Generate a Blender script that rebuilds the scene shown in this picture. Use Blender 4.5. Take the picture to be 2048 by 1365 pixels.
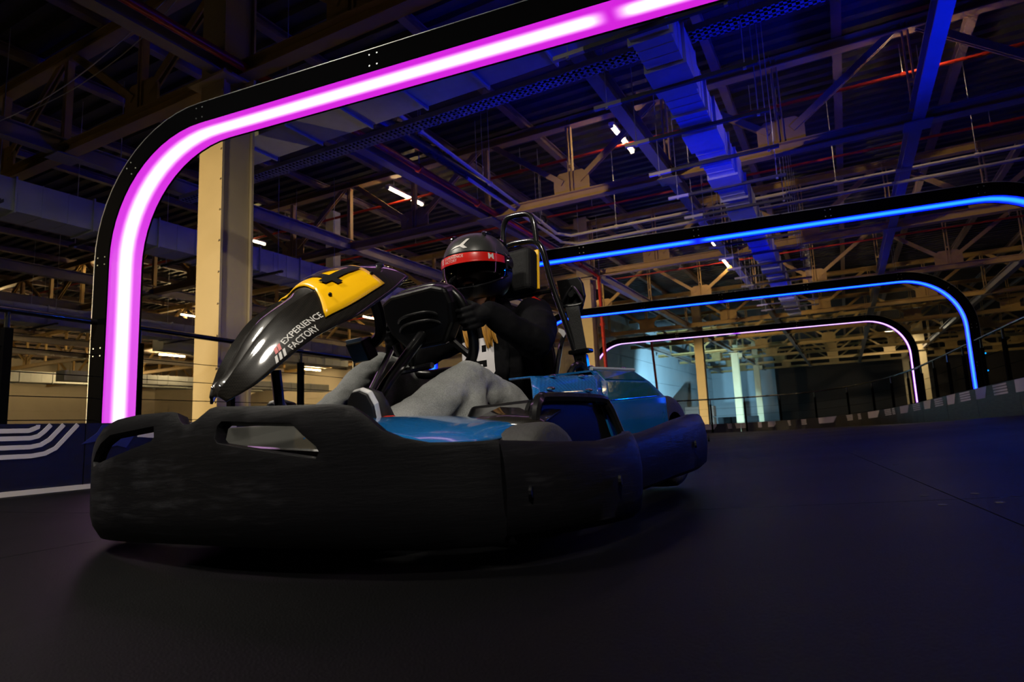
import bpy, bmesh, math, random
import numpy as np
from mathutils import Vector, Matrix, Euler
from mathutils.geometry import delaunay_2d_cdt

for _o in list(bpy.data.objects):
    bpy.data.objects.remove(_o)
SC = bpy.context.scene
COL = SC.collection
random.seed(7)

# ------------------------------------------------------------------ camera
FPX = 1245.0
_p = math.atan(176 / FPX)
_rho = math.radians(2.5)
_R0 = Vector((1, 0, 0)); _U0 = Vector((0, -math.sin(_p), math.cos(_p))); _F = Vector((0, math.cos(_p), math.sin(_p)))
_R = _R0 * math.cos(_rho) - _U0 * math.sin(_rho)
_U = _R0 * math.sin(_rho) + _U0 * math.cos(_rho)
cam_d = bpy.data.cameras.new('camera')
cam_d.sensor_width = 36.0
cam_d.lens = FPX / 2048 * 36.0
cam_d.clip_start = 0.02
cam_d.clip_end = 400
cam_d.dof.use_dof = True
cam_d.dof.focus_distance = 2.35
cam_d.dof.aperture_fstop = 5.0
cam = bpy.data.objects.new('camera', cam_d)
COL.objects.link(cam)
cam.matrix_world = Matrix(((_R.x, _U.x, -_F.x, 0.0), (_R.y, _U.y, -_F.y, 0.0), (_R.z, _U.z, -_F.z, 0.3), (0, 0, 0, 1)))
SC.camera = cam

# ------------------------------------------------------------------ world, exposure
world = bpy.data.worlds.new('world'); SC.world = world
world.use_nodes = True
world.node_tree.nodes['Background'].inputs[0].default_value = (0.10, 0.12, 0.2, 1)
world.node_tree.nodes['Background'].inputs[1].default_value = 0.0
SC.view_settings.view_transform = 'Standard'
SC.view_settings.look = 'None'
SC.view_settings.gamma = 1.0
SC.view_settings.use_curve_mapping = False
SC.view_settings.exposure = 0.0
SC.cycles.use_denoising = True
SC.cycles.max_bounces = 4
SC.cycles.diffuse_bounces = 2
SC.cycles.glossy_bounces = 2
SC.cycles.use_adaptive_sampling = True
SC.cycles.adaptive_threshold = 0.08
SC.cycles.adaptive_min_samples = 12
SC.cycles.transparent_max_bounces = 6
SC.cycles.sample_clamp_indirect = 3.0
SC.cycles.caustics_reflective = False
SC.cycles.caustics_refractive = False

LAMP_POWER = 48.0       # radiance of the lit hall tubes
LAMP_WARM = (1.0, 0.70, 0.32)

# ------------------------------------------------------------------ materials
def _bsdf(name):
    m = bpy.data.materials.new(name); m.use_nodes = True
    return m, m.node_tree, m.node_tree.nodes['Principled BSDF']

def mat(name, col, rough=0.5, metal=0.0, var=0.25, scale=6.0, bump=0.0, bscale=60.0, coat=0.0, spec=0.5, stretch=None, rvar=0.1):
    m, nt, b = _bsdf(name)
    N = nt.nodes; L = nt.links
    tc = N.new('ShaderNodeTexCoord'); mp = N.new('ShaderNodeMapping')
    L.new(tc.outputs['Object'], mp.inputs[0])
    if stretch: mp.inputs['Scale'].default_value = stretch
    nz = N.new('ShaderNodeTexNoise'); nz.inputs['Scale'].default_value = scale; nz.inputs['Detail'].default_value = 5
    L.new(mp.outputs[0], nz.inputs['Vector'])
    mx = N.new('ShaderNodeMix'); mx.data_type = 'RGBA'
    c0 = [max(0, c * (1 - var)) for c in col]; c1 = [min(1, c * (1 + var)) for c in col]
    mx.inputs[6].default_value = (*c0, 1); mx.inputs[7].default_value = (*c1, 1)
    L.new(nz.outputs['Fac'], mx.inputs[0]); L.new(mx.outputs[2], b.inputs['Base Color'])
    mr = N.new('ShaderNodeMapRange'); mr.inputs[3].default_value = max(0.02, rough - rvar); mr.inputs[4].default_value = min(1, rough + rvar)
    L.new(nz.outputs['Fac'], mr.inputs[0]); L.new(mr.outputs[0], b.inputs['Roughness'])
    b.inputs['Metallic'].default_value = metal
    b.inputs['Specular IOR Level'].default_value = spec
    b.inputs['Coat Weight'].default_value = coat
    b.inputs['Coat Roughness'].default_value = 0.04
    if bump > 0:
        n2 = N.new('ShaderNodeTexNoise'); n2.inputs['Scale'].default_value = bscale; n2.inputs['Detail'].default_value = 4
        L.new(mp.outputs[0], n2.inputs['Vector'])
        bp = N.new('ShaderNodeBump'); bp.inputs['Strength'].default_value = bump; bp.inputs['Distance'].default_value = 0.01
        L.new(n2.outputs['Fac'], bp.inputs['Height']); L.new(bp.outputs[0], b.inputs['Normal'])
    return m

def emi(name, col, strength):
    m, nt, b = _bsdf(name)
    b.inputs['Base Color'].default_value = (*[min(1, c) for c in col], 1)
    b.inputs['Emission Color'].default_value = (*col, 1)
    b.inputs['Emission Strength'].default_value = strength
    return m

def neon(name, edge, core, edge_s, core_s, w0, w1):
    """lit diffuser of a light channel: the LED line runs down its middle (u across, v = metres from the strip end)"""
    m, nt, b = _bsdf(name)
    N = nt.nodes; L = nt.links
    uv = N.new('ShaderNodeUVMap'); uv.uv_map = 'uv'
    sp = N.new('ShaderNodeSeparateXYZ'); L.new(uv.outputs[0], sp.inputs[0])
    s1 = N.new('ShaderNodeMath'); s1.operation = 'SUBTRACT'; L.new(sp.outputs[0], s1.inputs[0]); s1.inputs[1].default_value = 0.5
    a1 = N.new('ShaderNodeMath'); a1.operation = 'ABSOLUTE'; L.new(s1.outputs[0], a1.inputs[0])
    en = N.new('ShaderNodeMapRange'); en.interpolation_type = 'SMOOTHSTEP'
    en.inputs[1].default_value = 0.0; en.inputs[2].default_value = 0.16; en.inputs[3].default_value = 0.0; en.inputs[4].default_value = 1.0
    L.new(sp.outputs[1], en.inputs[0])
    r = N.new('ShaderNodeMapRange'); r.interpolation_type = 'SMOOTHSTEP'
    r.inputs[1].default_value = w1; r.inputs[2].default_value = w0; r.inputs[3].default_value = 0.0; r.inputs[4].default_value = 1.0
    L.new(a1.outputs[0], r.inputs[0])
    mu = N.new('ShaderNodeMath'); mu.operation = 'MULTIPLY'; L.new(r.outputs[0], mu.inputs[0]); L.new(en.outputs[0], mu.inputs[1])
    cx = N.new('ShaderNodeMix'); cx.data_type = 'RGBA'; cx.inputs[6].default_value = (*edge, 1); cx.inputs[7].default_value = (*core, 1)
    L.new(mu.outputs[0], cx.inputs[0])
    st = N.new('ShaderNodeMapRange'); st.inputs[3].default_value = edge_s; st.inputs[4].default_value = core_s
    L.new(mu.outputs[0], st.inputs[0])
    b.inputs['Base Color'].default_value = (0.3, 0.3, 0.3, 1)
    b.inputs['Roughness'].default_value = 0.4
    L.new(cx.outputs[2], b.inputs['Emission Color']); L.new(st.outputs[0], b.inputs['Emission Strength'])
    return m

M = {}
M['cream'] = mat('cream_steel_paint', (0.58, 0.46, 0.26), 0.5, var=0.12, scale=3, bump=0.15, bscale=25)
M['steel_dark'] = mat('grey_beam_paint', (0.27, 0.24, 0.22), 0.45, var=0.18, scale=4, bump=0.1)
M['purlin'] = mat('purlin_paint', (0.26, 0.19, 0.16), 0.5, var=0.2, scale=4)
M['truss'] = mat('truss_paint', (0.52, 0.35, 0.13), 0.5, var=0.2, scale=4)
M['deck'] = mat('roof_deck_metal', (0.045, 0.045, 0.05), 0.5, metal=0.0, var=0.2, scale=1.5)
M['galv'] = mat('galvanised_sheet', (0.55, 0.60, 0.64), 0.42, metal=0.35, var=0.15, scale=9, bump=0.12, bscale=14)
M['galv2'] = mat('galvanised_painted', (0.55, 0.60, 0.62), 0.5, metal=0.2, var=0.12, scale=5, bump=0.1, bscale=10)
M['rail_dark'] = mat('dark_strut', (0.10, 0.10, 0.11), 0.5, metal=0.5)
M['rod'] = mat('threaded_rod', (0.55, 0.58, 0.60), 0.4, metal=0.7)
M['red_pipe'] = mat('red_pipe_paint', (0.50, 0.035, 0.02), 0.35, var=0.15)
M['white_pipe'] = mat('pale_pipe', (0.60, 0.57, 0.48), 0.45, var=0.12)
M['black_pipe'] = mat('black_pipe', (0.03, 0.032, 0.035), 0.3, coat=0.3)
M['tray'] = mat('cable_tray_steel', (0.40, 0.42, 0.48), 0.4, metal=0.5)
M['black'] = mat('black_housing', (0.002, 0.002, 0.0024), 0.8, spec=0.01, var=0.3, scale=10)
M['black_gloss'] = mat('black_gloss_tube', (0.008, 0.008, 0.009), 0.22, var=0.2, coat=0.5)
M['wall_pale'] = mat('pale_wall_panel', (0.52, 0.60, 0.64), 0.75, var=0.10, scale=1.2, bump=0.1)
M['wall_cream'] = mat('cream_wall_panel', (0.70, 0.63, 0.50), 0.75, var=0.10, scale=1.0)
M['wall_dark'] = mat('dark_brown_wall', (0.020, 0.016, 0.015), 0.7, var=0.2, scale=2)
M['hall_floor'] = mat('hall_concrete', (0.10, 0.10, 0.10), 0.7, var=0.2, scale=2)
M['edge_highlight'] = mat('bright_edge_highlight', (0.7, 0.7, 0.7), 0.3, metal=0.8)  # bright metal standing in for the highlight along the arch edges
M['barrier'] = mat('barrier_black_vinyl', (0.003, 0.003, 0.004), 0.5, var=0.4, scale=5, stretch=(1, 1, 8))
M['print_white'] = mat('printed_white_stripe', (0.52, 0.49, 0.48), 0.55, var=0.08)
M['print_blue'] = mat('printed_navy', (0.012, 0.018, 0.12), 0.55, var=0.1)
M['line'] = mat('white_edge_strip', (0.60, 0.56, 0.46), 0.5, var=0.12)
M['lamp_body'] = mat('lamp_body_white', (0.6, 0.6, 0.58), 0.5)
M['tube_on'] = emi('lit_tube', LAMP_WARM, LAMP_POWER)
M['tube_strong'] = emi('lit_tube_strong', LAMP_WARM, 330.0)
M['added_cool_lens'] = emi('added_cool_lamp_lens', (0.38, 0.76, 1.0), 340.0)  # lens of the added cool flood lamps
M['neon_magenta'] = neon('magenta_light_diffuser', (0.80, 0.02, 0.85), (1.0, 0.80, 1.0), 0.85, 2.2, 0.05, 0.31)
M['neon_blue'] = neon('blue_light_diffuser', (0.0, 0.005, 1.0), (0.008, 0.125, 1.0), 3.0, 4.2, 0.06, 0.40)
M['neon_violet'] = neon('violet_light_diffuser', (0.42, 0.02, 0.95), (0.85, 0.65, 1.0), 1.0, 2.2, 0.08, 0.36)
M['blue_strip'] = emi('blue_outer_strip', (0.0, 0.005, 1.0), 30.0)
M['blue_dot'] = emi('blue_indicator', (0.0, 0.25, 1.0), 3.0)

def floor_material():
    m, nt, b = _bsdf('dark_track_deck')
    N = nt.nodes; L = nt.links
    g = N.new('ShaderNodeNewGeometry')
    n1 = N.new('ShaderNodeTexNoise'); n1.inputs['Scale'].default_value = 0.9; n1.inputs['Detail'].default_value = 6
    n2 = N.new('ShaderNodeTexNoise'); n2.inputs['Scale'].default_value = 260; n2.inputs['Detail'].default_value = 2
    L.new(g.outputs['Position'], n1.inputs['Vector']); L.new(g.outputs['Position'], n2.inputs['Vector'])
    mx = N.new('ShaderNodeMix'); mx.data_type = 'RGBA'
    mx.inputs[6].default_value = (0.0005, 0.0005, 0.0007, 1); mx.inputs[7].default_value = (0.0018, 0.0017, 0.0022, 1)
    L.new(n1.outputs['Fac'], mx.inputs[0]); L.new(mx.outputs[2], b.inputs['Base Color'])
    mr = N.new('ShaderNodeMapRange'); mr.inputs[3].default_value = 0.42; mr.inputs[4].default_value = 0.62
    L.new(n1.outputs['Fac'], mr.inputs[0]); L.new(mr.outputs[0], b.inputs['Roughness'])
    bp = N.new('ShaderNodeBump'); bp.inputs['Strength'].default_value = 0.35; bp.inputs['Distance'].default_value = 0.004
    L.new(n2.outputs['Fac'], bp.inputs['Height']); L.new(bp.outputs[0], b.inputs['Normal'])
    b.inputs['Specular IOR Level'].default_value = 0.09
    return m
M['floor'] = floor_material()

# ------------------------------------------------------------------ mesh helpers
class MB:
    def __init__(s): s.v = []; s.f = []; s.uv = {}
    def add(s, vs, fs):
        o = len(s.v); s.v += [tuple(p) for p in vs]; s.f += [tuple(i + o for i in f) for f in fs]
        return s
    def box(s, c, d, R=None):
        hx, hy, hz = d[0] / 2, d[1] / 2, d[2] / 2
        vs = [Vector((x, y, z)) for x in (-hx, hx) for y in (-hy, hy) for z in (-hz, hz)]
        if R is not None: vs = [R @ p for p in vs]
        c = Vector(c)
        return s.add([p + c for p in vs], [(0, 1, 3, 2), (4, 6, 7, 5), (0, 4, 5, 1), (2, 3, 7, 6), (0, 2, 6, 4), (1, 5, 7, 3)])
    def sweep(s, prof, p0, p1, up=(0, 0, 1), caps=True):
        p0 = Vector(p0); p1 = Vector(p1); d = (p1 - p0).normalized(); up = Vector(up)
        if abs(d.dot(up)) > 0.98: up = Vector((1, 0, 0))
        a = d.cross(up).normalized(); b = a.cross(d)
        n = len(prof)
        vs = [p0 + a * x + b * y for x, y in prof] + [p1 + a * x + b * y for x, y in prof]
        fs = [(i, (i + 1) % n, n + (i + 1) % n, n + i) for i in range(n)]
        if caps: fs += [tuple(range(n - 1, -1, -1)), tuple(range(n, 2 * n))]
        return s.add(vs, fs)
    def bar(s, p0, p1, w, h, up=(0, 0, 1)):
        return s.sweep([(-w / 2, -h / 2), (w / 2, -h / 2), (w / 2, h / 2), (-w / 2, h / 2)], p0, p1, up)
    def tube(s, pts, r, n=8, closed=False, caps=True, ref=(0, 0, 1)):
        pts = [Vector(p) for p in pts]; k = len(pts)
        rs = r if isinstance(r, (list, tuple)) else [r] * k
        vs = []; u = None
        for i, p in enumerate(pts):
            if closed: d = pts[(i + 1) % k] - pts[i - 1]
            else: d = pts[min(i + 1, k - 1)] - pts[max(i - 1, 0)]
            d.normalize()
            if u is None:
                rf = Vector(ref)
                if abs(d.dot(rf)) > 0.95: rf = Vector((1, 0, 0)) if abs(d.x) < 0.9 else Vector((0, 1, 0))
                u = (rf - d * rf.dot(d)).normalized()
            else:
                u = (u - d * u.dot(d)).normalized()
            w = d.cross(u)
            for j in range(n):
                a = 2 * math.pi * j / n
                vs.append(p + (u * math.cos(a) + w * math.sin(a)) * rs[i])
        fs = []
        for i in range(k if closed else k - 1):
            i2 = (i + 1) % k
            for j in range(n):
                j2 = (j + 1) % n
                fs.append((i * n + j, i * n + j2, i2 * n + j2, i2 * n + j))
        if caps and not closed:
            fs += [tuple(range(n - 1, -1, -1)), tuple(range((k - 1) * n, k * n))]
        return s.add(vs, fs)
    def loft(s, rings, closed=True, cap0=False, cap1=False):
        n = len(rings[0]); vs = [p for r in rings for p in r]; fs = []
        m = n if closed else n - 1
        for i in range(len(rings) - 1):
            for j in range(m):
                j2 = (j + 1) % n
                fs.append((i * n + j, i * n + j2, (i + 1) * n + j2, (i + 1) * n + j))
        if cap0: fs.append(tuple(range(n - 1, -1, -1)))
        if cap1: fs.append(tuple(range((len(rings) - 1) * n, len(rings) * n)))
        return s.add(vs, fs)
    def ball(s, c, r, nu=16, nv=10, R=None):
        rx, ry, rz = (r, r, r) if not isinstance(r, (tuple, list)) else r
        c = Vector(c); rings = []
        for i in range(nv + 1):
            t = math.pi * i / nv; ring = []
            for j in range(nu):
                a = 2 * math.pi * j / nu
                p = Vector((rx * math.sin(t) * math.cos(a), ry * math.sin(t) * math.sin(a), rz * math.cos(t)))
                if R is not None: p = R @ p
                ring.append(c + p)
            rings.append(ring)
        return s.loft(rings)
    def cyl(s, p0, p1, r, n=12, r2=None):
        return s.tube([p0, p1], [r, r if r2 is None else r2], n)
    def prism(s, poly, fn, t):
        """2-D outline mapped by fn(a, b, depth) and given thickness t"""
        n = len(poly)
        vs = [fn(a, b, 0) for a, b in poly] + [fn(a, b, t) for a, b in poly]
        fs = [tuple(range(n)), tuple(range(2 * n - 1, n - 1, -1))] + [(i, n + i, n + (i + 1) % n, (i + 1) % n) for i in range(n)]
        return s.add(vs, fs)
    def mesh(s, name):
        me = bpy.data.meshes.new(name); me.from_pydata(s.v, [], s.f); me.validate(); me.update()
        bm = bmesh.new(); bm.from_mesh(me)
        bmesh.ops.remove_doubles(bm, verts=bm.verts, dist=1e-6)
        bmesh.ops.recalc_face_normals(bm, faces=bm.faces); bm.to_mesh(me); bm.free()
        return me
    def build(s, name, m, parent=None, smooth=False, bevel=0.0, seg=2):
        return link(name, s.mesh(name), m, parent, smooth, bevel, seg)

def link(name, me, m=None, parent=None, smooth=False, bevel=0.0, seg=2):
    o = bpy.data.objects.new(name, me); COL.objects.link(o)
    if m is not None and len(me.materials) == 0: me.materials.append(M[m] if isinstance(m, str) else m)
    if parent is not None: o.parent = parent
    if smooth:
        me.polygons.foreach_set('use_smooth', [True] * len(me.polygons))
        me.set_sharp_from_angle(angle=math.radians(42))
    if bevel > 0:
        b = o.modifiers.new('bevel', 'BEVEL'); b.width = bevel; b.segments = seg; b.limit_method = 'ANGLE'; b.angle_limit = math.radians(35)
    return o

def tag(o, label=None, cat=None, group=None, kind=None):
    if label: o['label'] = label
    if cat: o['category'] = cat
    if group: o['group'] = group
    if kind: o['kind'] = kind
    return o

def thing(name, loc, rz, label, cat, group=None):
    o = bpy.data.objects.new(name, None); COL.objects.link(o)
    o.empty_display_size = 0.2
    o.location = loc; o.rotation_euler = (0, 0, rz)
    return tag(o, label, cat, group)

def struct(o): return tag(o, kind='structure')

def smoothstep(a, b, x):
    t = max(0.0, min(1.0, (x - a) / (b - a))); return t * t * (3 - 2 * t)

def catmull(pts, n=6):
    pts = [Vector(p) for p in pts]; out = []
    for i in range(len(pts) - 1):
        p0 = pts[max(i - 1, 0)]; p1 = pts[i]; p2 = pts[i + 1]; p3 = pts[min(i + 2, len(pts) - 1)]
        for k in range(n):
            t = k / n
            out.append(0.5 * ((2 * p1) + (p2 - p0) * t + (2 * p0 - 5 * p1 + 4 * p2 - p3) * t * t + (3 * p1 - p0 - 3 * p2 + p3) * t ** 3))
    out.append(pts[-1]); return out

def interp(xs, ys, x):
    return float(np.interp(x, xs, ys))

RB = math.radians(27.8)      # hall axis
RT = math.radians(21.8)      # track axis
def Bp(r, s, z=0.0): return Vector((r * math.cos(RB) + s * math.sin(RB), s * math.cos(RB) - r * math.sin(RB), z))
def Tp(r, s, z=0.0): return Vector((r * math.cos(RT) + s * math.sin(RT), s * math.cos(RT) - r * math.sin(RT), z))

def text_mesh(body, size=1.0, bold=0.0, align='LEFT'):
    cu = bpy.data.curves.new('lettering', 'FONT'); cu.body = body; cu.size = size; cu.offset = bold
    cu.align_x = align; cu.resolution_u = 3
    o = bpy.data.objects.new('lettering', cu); COL.objects.link(o)
    dg = bpy.context.evaluated_depsgraph_get(); dg.update()
    me = o.evaluated_get(dg).to_mesh()
    vs = [tuple(v.co) for v in me.vertices]; fs = [tuple(p.vertices) for p in me.polygons]
    o.evaluated_get(dg).to_mesh_clear()
    bpy.data.objects.remove(o); bpy.data.curves.remove(cu)
    return vs, fs

def cdt_panel(outer, holes, step, fn):
    """triangulated sheet inside outline minus holes, mapped by fn(a,b)->Vector"""
    def dens(poly):
        out = []
        for i in range(len(poly)):
            a = Vector(poly[i]); b = Vector(poly[(i + 1) % len(poly)])
            k = max(1, int((b - a).length / step))
            out += [a + (b - a) * (j / k) for j in range(k)]
        return out
    def inside(p, poly):
        c = False; n = len(poly)
        for i in range(n):
            x1, y1 = poly[i][0], poly[i][1]; x2, y2 = poly[i - 1][0], poly[i - 1][1]
            if (y1 > p[1]) != (y2 > p[1]) and p[0] < (x2 - x1) * (p[1] - y1) / (y2 - y1) + x1: c = not c
        return c
    polys = [dens(outer)] + [dens(h) for h in holes]
    vs = []; es = []
    for pl in polys:
        o = len(vs); vs += [Vector((p[0], p[1])) for p in pl]
        es += [(o + i, o + (i + 1) % len(pl)) for i in range(len(pl))]
    xs = [p[0] for p in outer]; ys = [p[1] for p in outer]
    x = min(xs) + step / 2; 
    while x < max(xs):
        y = min(ys) + step / 2
        while y < max(ys):
            if inside((x, y), outer) and not any(inside((x, y), h) for h in holes): 
                if min((Vector((x, y)) - q).length for pl in polys for q in pl) > step * 0.45: vs.append(Vector((x, y)))
            y += step
        x += step
    r = delaunay_2d_cdt(vs, es, [], 0, 1e-5)
    V, Fc = r[0], r[2]
    keep = []
    for f in Fc:
        c = sum((V[i] for i in f), Vector((0, 0))) / len(f)
        if inside(c, outer) and not any(inside(c, h) for h in holes): keep.append(tuple(f))
    mb = MB(); mb.v = [tuple(fn(p.x, p.y)) for p in V]; mb.f = keep
    return mb
# ================================================================== the setting
def floor_z(r, s):
    ramp = (max(0.0, r + 1.2) / 5.0) ** 1.3
    bank = 0.28 - 0.23 * smoothstep(7.0, 17.5, s)
    drop = 0.06 * max(0.0, s - 16.0)
    return ramp * bank - drop

def build_floor():
    mb = MB()
    rs = [-4.75 + 0.5 * i for i in range(17)] + [3.5]; ss = [-4 + 1.0 * i for i in range(28)]
    top = [[Tp(r, s, floor_z(r, s) - 0.03) for r in rs] for s in ss]
    mb.loft(top, closed=False)
    low = [[Tp(r, s, floor_z(r, s) - 0.3) for r in rs] for s in ss]
    mb.loft(low, closed=False)
    fl = struct(mb.build('floor', 'floor'))
    rl = [-4.75, -2.05, 0.45, 1.7, 2.95, 3.5]
    sl = [-3.0, -0.5, 2.0, 4.5, 7.0, 9.5, 12.0, 14.5, 17.0, 19.5, 22.0]
    g = 0.002
    for i in range(len(rl) - 1):
        for j in range(len(sl) - 1):
            mb = MB()
            r0, r1, s0, s1 = rl[i] + g, rl[i + 1] - g, sl[j] + g, sl[j + 1] - g
            nr = 3; ns = 4
            up = []; 
            for b in range(ns + 1):
                s = s0 + (s1 - s0) * b / ns
                up.append([Tp(r0 + (r1 - r0) * a / nr, s, floor_z(r0 + (r1 - r0) * a / nr, s)) for a in range(nr + 1)])
            mb.loft(up, closed=False)
            ring = up[0] + [row[-1] for row in up[1:]] + up[-1][::-1][1:] + [row[0] for row in up[::-1][1:-1]]
            mb.loft([ring, [p - Vector((0, 0, 0.028)) for p in ring]], closed=True)
            mb.build('floor_panel', 'floor', fl, smooth=False)
    # countersunk bolt heads along the panel edges near the camera
    bm_ = mat('bolt_dark', (0.015, 0.014, 0.014), 0.6)
    for i in range(1, 5):
        for j in range(1, 5):
            for (dr, ds) in ((0.06, 0.1), (0.06, 1.25), (0.06, 2.4), (-0.06, 0.1), (-0.06, 2.4), (0.62, 0.06)):
                r, s = rl[i] + dr, sl[j] + ds
                if r > 3.4 or r < -4.6: continue
                z = floor_z(r, s)
                MB().cyl(Tp(r, s, z - 0.004), Tp(r, s, z + 0.0015), 0.011, 8).build('floor_bolt', bm_, fl)
    return fl
FLOOR = build_floor()

struct(MB().box((0, 0, 0), (64, 74, 0.1)).build('floor_hall', 'hall_floor')).matrix_world = Matrix.Translation(Bp(-15, 21, -3.05)) @ Matrix.Rotation(-RB, 4, 'Z')

def wall(name, r0, s0, r1, s1, m, z0=-3.0, z1=6.1, t=0.15, groove=None):
    mb = MB(); mb.bar(Bp(r0, s0, (z0 + z1) / 2), Bp(r1, s1, (z0 + z1) / 2), t, z1 - z0)
    o = struct(mb.build(name, m))
    if groove:     # horizontal wall panels with recessed joints
        a = Bp(r0, s0, 0); b = Bp(r1, s1, 0); d = (b - a).normalized(); n = Vector((d.y, -d.x, 0))
        if (a + n - Vector((0, 0, 0))).length > (a - n).length: n = -n
        z = z0
        while z < z1 - 0.05:
            h = min(groove, z1 - z)
            MB().bar(a + n * (t / 2 + 0.02) + Vector((0, 0, z + h / 2)), b + n * (t / 2 + 0.02) + Vector((0, 0, z + h / 2)), 0.04, h - 0.025).build('wall_panel', m, o)
            z += groove
    return o
wall('wall_side', -10.3, 29.0, -10.3, 57.0, 'wall_pale', groove=1.15)
wall('wall_left', -46.0, -8.0, -46.0, 29.0, 'wall_cream', groove=1.15)
wall('wall_left_back', -46.0, 29.0, -10.2, 29.0, 'wall_cream', groove=1.15)
wall('wall_back_pale', -10.3, 57.0, -5.0, 57.0, 'wall_pale', groove=1.15)
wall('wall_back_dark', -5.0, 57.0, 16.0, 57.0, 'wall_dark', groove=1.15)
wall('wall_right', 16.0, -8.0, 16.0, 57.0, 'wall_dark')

def build_ceiling():
    mb = MB(); s = -7.0; prof = []
    while s < 57.0:
        prof += [(s, 6.06), (s + 0.12, 6.06), (s + 0.15, 6.13), (s + 0.27, 6.13)]; s += 0.30
    mb.loft([[Bp(-46, a, z) for a, z in prof], [Bp(16, a, z) for a, z in prof]], closed=False)
    o = struct(mb.build('ceiling', 'deck'))
    return o
build_ceiling()

# ------------------------------------------------------------------ hall steelwork
ZC = 4.30                       # underside of the bottom chords
TS = [-1.3 + 5.68 * k for k in range(11)]
GN = lambda k: -0.45 + 3.5 * k  # gusset nodes
LN = lambda k: -2.2 + 3.5 * k   # lengthwise beam nodes
def iprof(w, h, tf=0.018, tw=0.02):
    return [(-w / 2, -h / 2), (w / 2, -h / 2), (w / 2, -h / 2 + tf), (tw / 2, -h / 2 + tf), (tw / 2, h / 2 - tf), (w / 2, h / 2 - tf), (w / 2, h / 2), (-w / 2, h / 2), (-w / 2, h / 2 - tf), (-tw / 2, h / 2 - tf), (-tw / 2, -h / 2 + tf), (-w / 2, -h / 2 + tf)]
gus_me = MB().prism([(-0.34, 0), (0.34, 0), (0.34, 0.30), (0.22, 0.40), (-0.22, 0.40), (-0.34, 0.30)], lambda a, b, d: (a, d - 0.015, b), 0.03).mesh('gusset')
post_me = MB()
for sx in (-1, 1): post_me.sweep([(-0.045, -0.01), (0.045, -0.01), (0.045, 0.01), (-0.045, 0.01)], (sx * 0.035, 0, 0), (sx * 0.035, 0, 1.40), up=(1, 0, 0))
post_me.bar((-0.04, 0, 0.5), (0.04, 0, 0.5), 0.05, 0.05)
post_me = post_me.mesh('post')
def brace_mesh(sg):
    mb = MB(); a = Vector((0.16 * sg, 0, 0.20)); b = Vector((1.66 * sg, 0, 1.34))
    mb.bar(a + Vector((0, 0.03, 0)), b + Vector((0, 0.03, 0)), 0.02, 0.10); mb.bar(a + Vector((0, -0.03, 0)), b + Vector((0, -0.03, 0)), 0.02, 0.10)
    return mb.mesh('brace')
br_me = {1: brace_mesh(1), -1: brace_mesh(-1)}
ORD = ['first', 'second', 'third', 'fourth', 'fifth', 'sixth', 'seventh', 'eighth', 'ninth', 'tenth', 'eleventh', 'twelfth', 'thirteenth', 'fourteenth', 'fifteenth', 'sixteenth', 'seventeenth']
tlab = [None,
        'nearest cream roof truss, crossing the wide cream column above the magenta arch',
        'second roof truss back, its blue lit bottom chord passing behind the driver helmet',
        'third roof truss back, yellow lit chord just above the nearest blue arch',
        'fourth roof truss back, its yellow gusset plates showing below the nearest blue arch',
        'fifth roof truss back, seen between the second blue arch and the violet arch',
        'sixth roof truss back, grey webs below the violet arch beam',
        'seventh roof truss back, thin grey webs in front of the dark end wall',
        'eighth roof truss back, dim webs deep in the hall',
        'ninth roof truss back, very dim webs near the end wall',
        'farthest roof truss, faint webs right in front of the dark end wall']
def build_truss(i):
    sb = TS[i]
    lo = max(-45.5, -2.4 * sb - 7); hi = min(15.5, 0.21 * sb + 6)
    if sb > 29.5: lo = -10.0
    t = thing('roof_truss', Bp(0, sb, 0), -RB, tlab[i], 'truss', 'roof trusses of the hall')
    MB().sweep(iprof(0.17, 0.17), (lo, 0, ZC + 0.085), (hi, 0, ZC + 0.085)).build('bottom_chord', 'truss', t)
    MB().sweep(iprof(0.18, 0.16), (lo, 0, 5.80), (hi, 0, 5.80)).build('top_chord', 'truss', t)
    for k in range(-14, 6):
        x = GN(k)
        if lo + 0.3 < x < hi - 0.3:
            for nm, me, zz in (('gusset_plate', gus_me, ZC + 0.17), ('post', post_me, ZC + 0.17)):
                o = link(nm, me, 'truss', t); o.location = (x, 0, zz)
            for sg in (1, -1):
                if lo < x + 1.75 * sg < hi:
                    o = link('brace', br_me[sg], 'truss', t); o.location = (x, 0, ZC + 0.17)
        x = LN(k)
        if lo + 0.3 < x < hi - 0.3:
            o = link('post', post_me, 'truss', t); o.location = (x, 0, ZC + 0.17)
    return t
for i in range(1, 11): build_truss(i)

blab = {-1: 'long ceiling beam meeting the wide cream column, red pipe above it', 0: 'long blue lit ceiling beam running beside the big supply duct',
        1: 'long ceiling beam at right, crossing over the nearest blue arch', 2: 'farthest right long ceiling beam, slanting down behind the blue arch bends',
        -2: 'long ceiling beam left of the cream column, above the silver duct', -3: 'second long ceiling beam left of the cream column',
        -4: 'third long ceiling beam left of the cream column', -5: 'fourth long ceiling beam left of the cream column', -6: 'fifth long ceiling beam left of the cream column',
        -7: 'sixth long ceiling beam left of the cream column', -8: 'seventh long ceiling beam left of the cream column'}
for k in range(-8, 3):
    x = LN(k); s1 = 56.8 if x > -10 else 28.8
    t = thing('ceiling_beam', Bp(x, -2, ZC), -RB, blab[k], 'beam', 'lengthwise ceiling beams')
    MB().sweep(iprof(0.16, 0.24), (0, 0, 0.13), (0, s1 + 2, 0.13)).build('web_and_flanges', 'steel_dark', t)
    for j, sb in enumerate(TS):
        if -2 < sb < s1:
            MB().box((0, sb + 2, -0.012), (0.34, 0.34, 0.02)).build('splice_plate', 'steel_dark', t)

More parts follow.
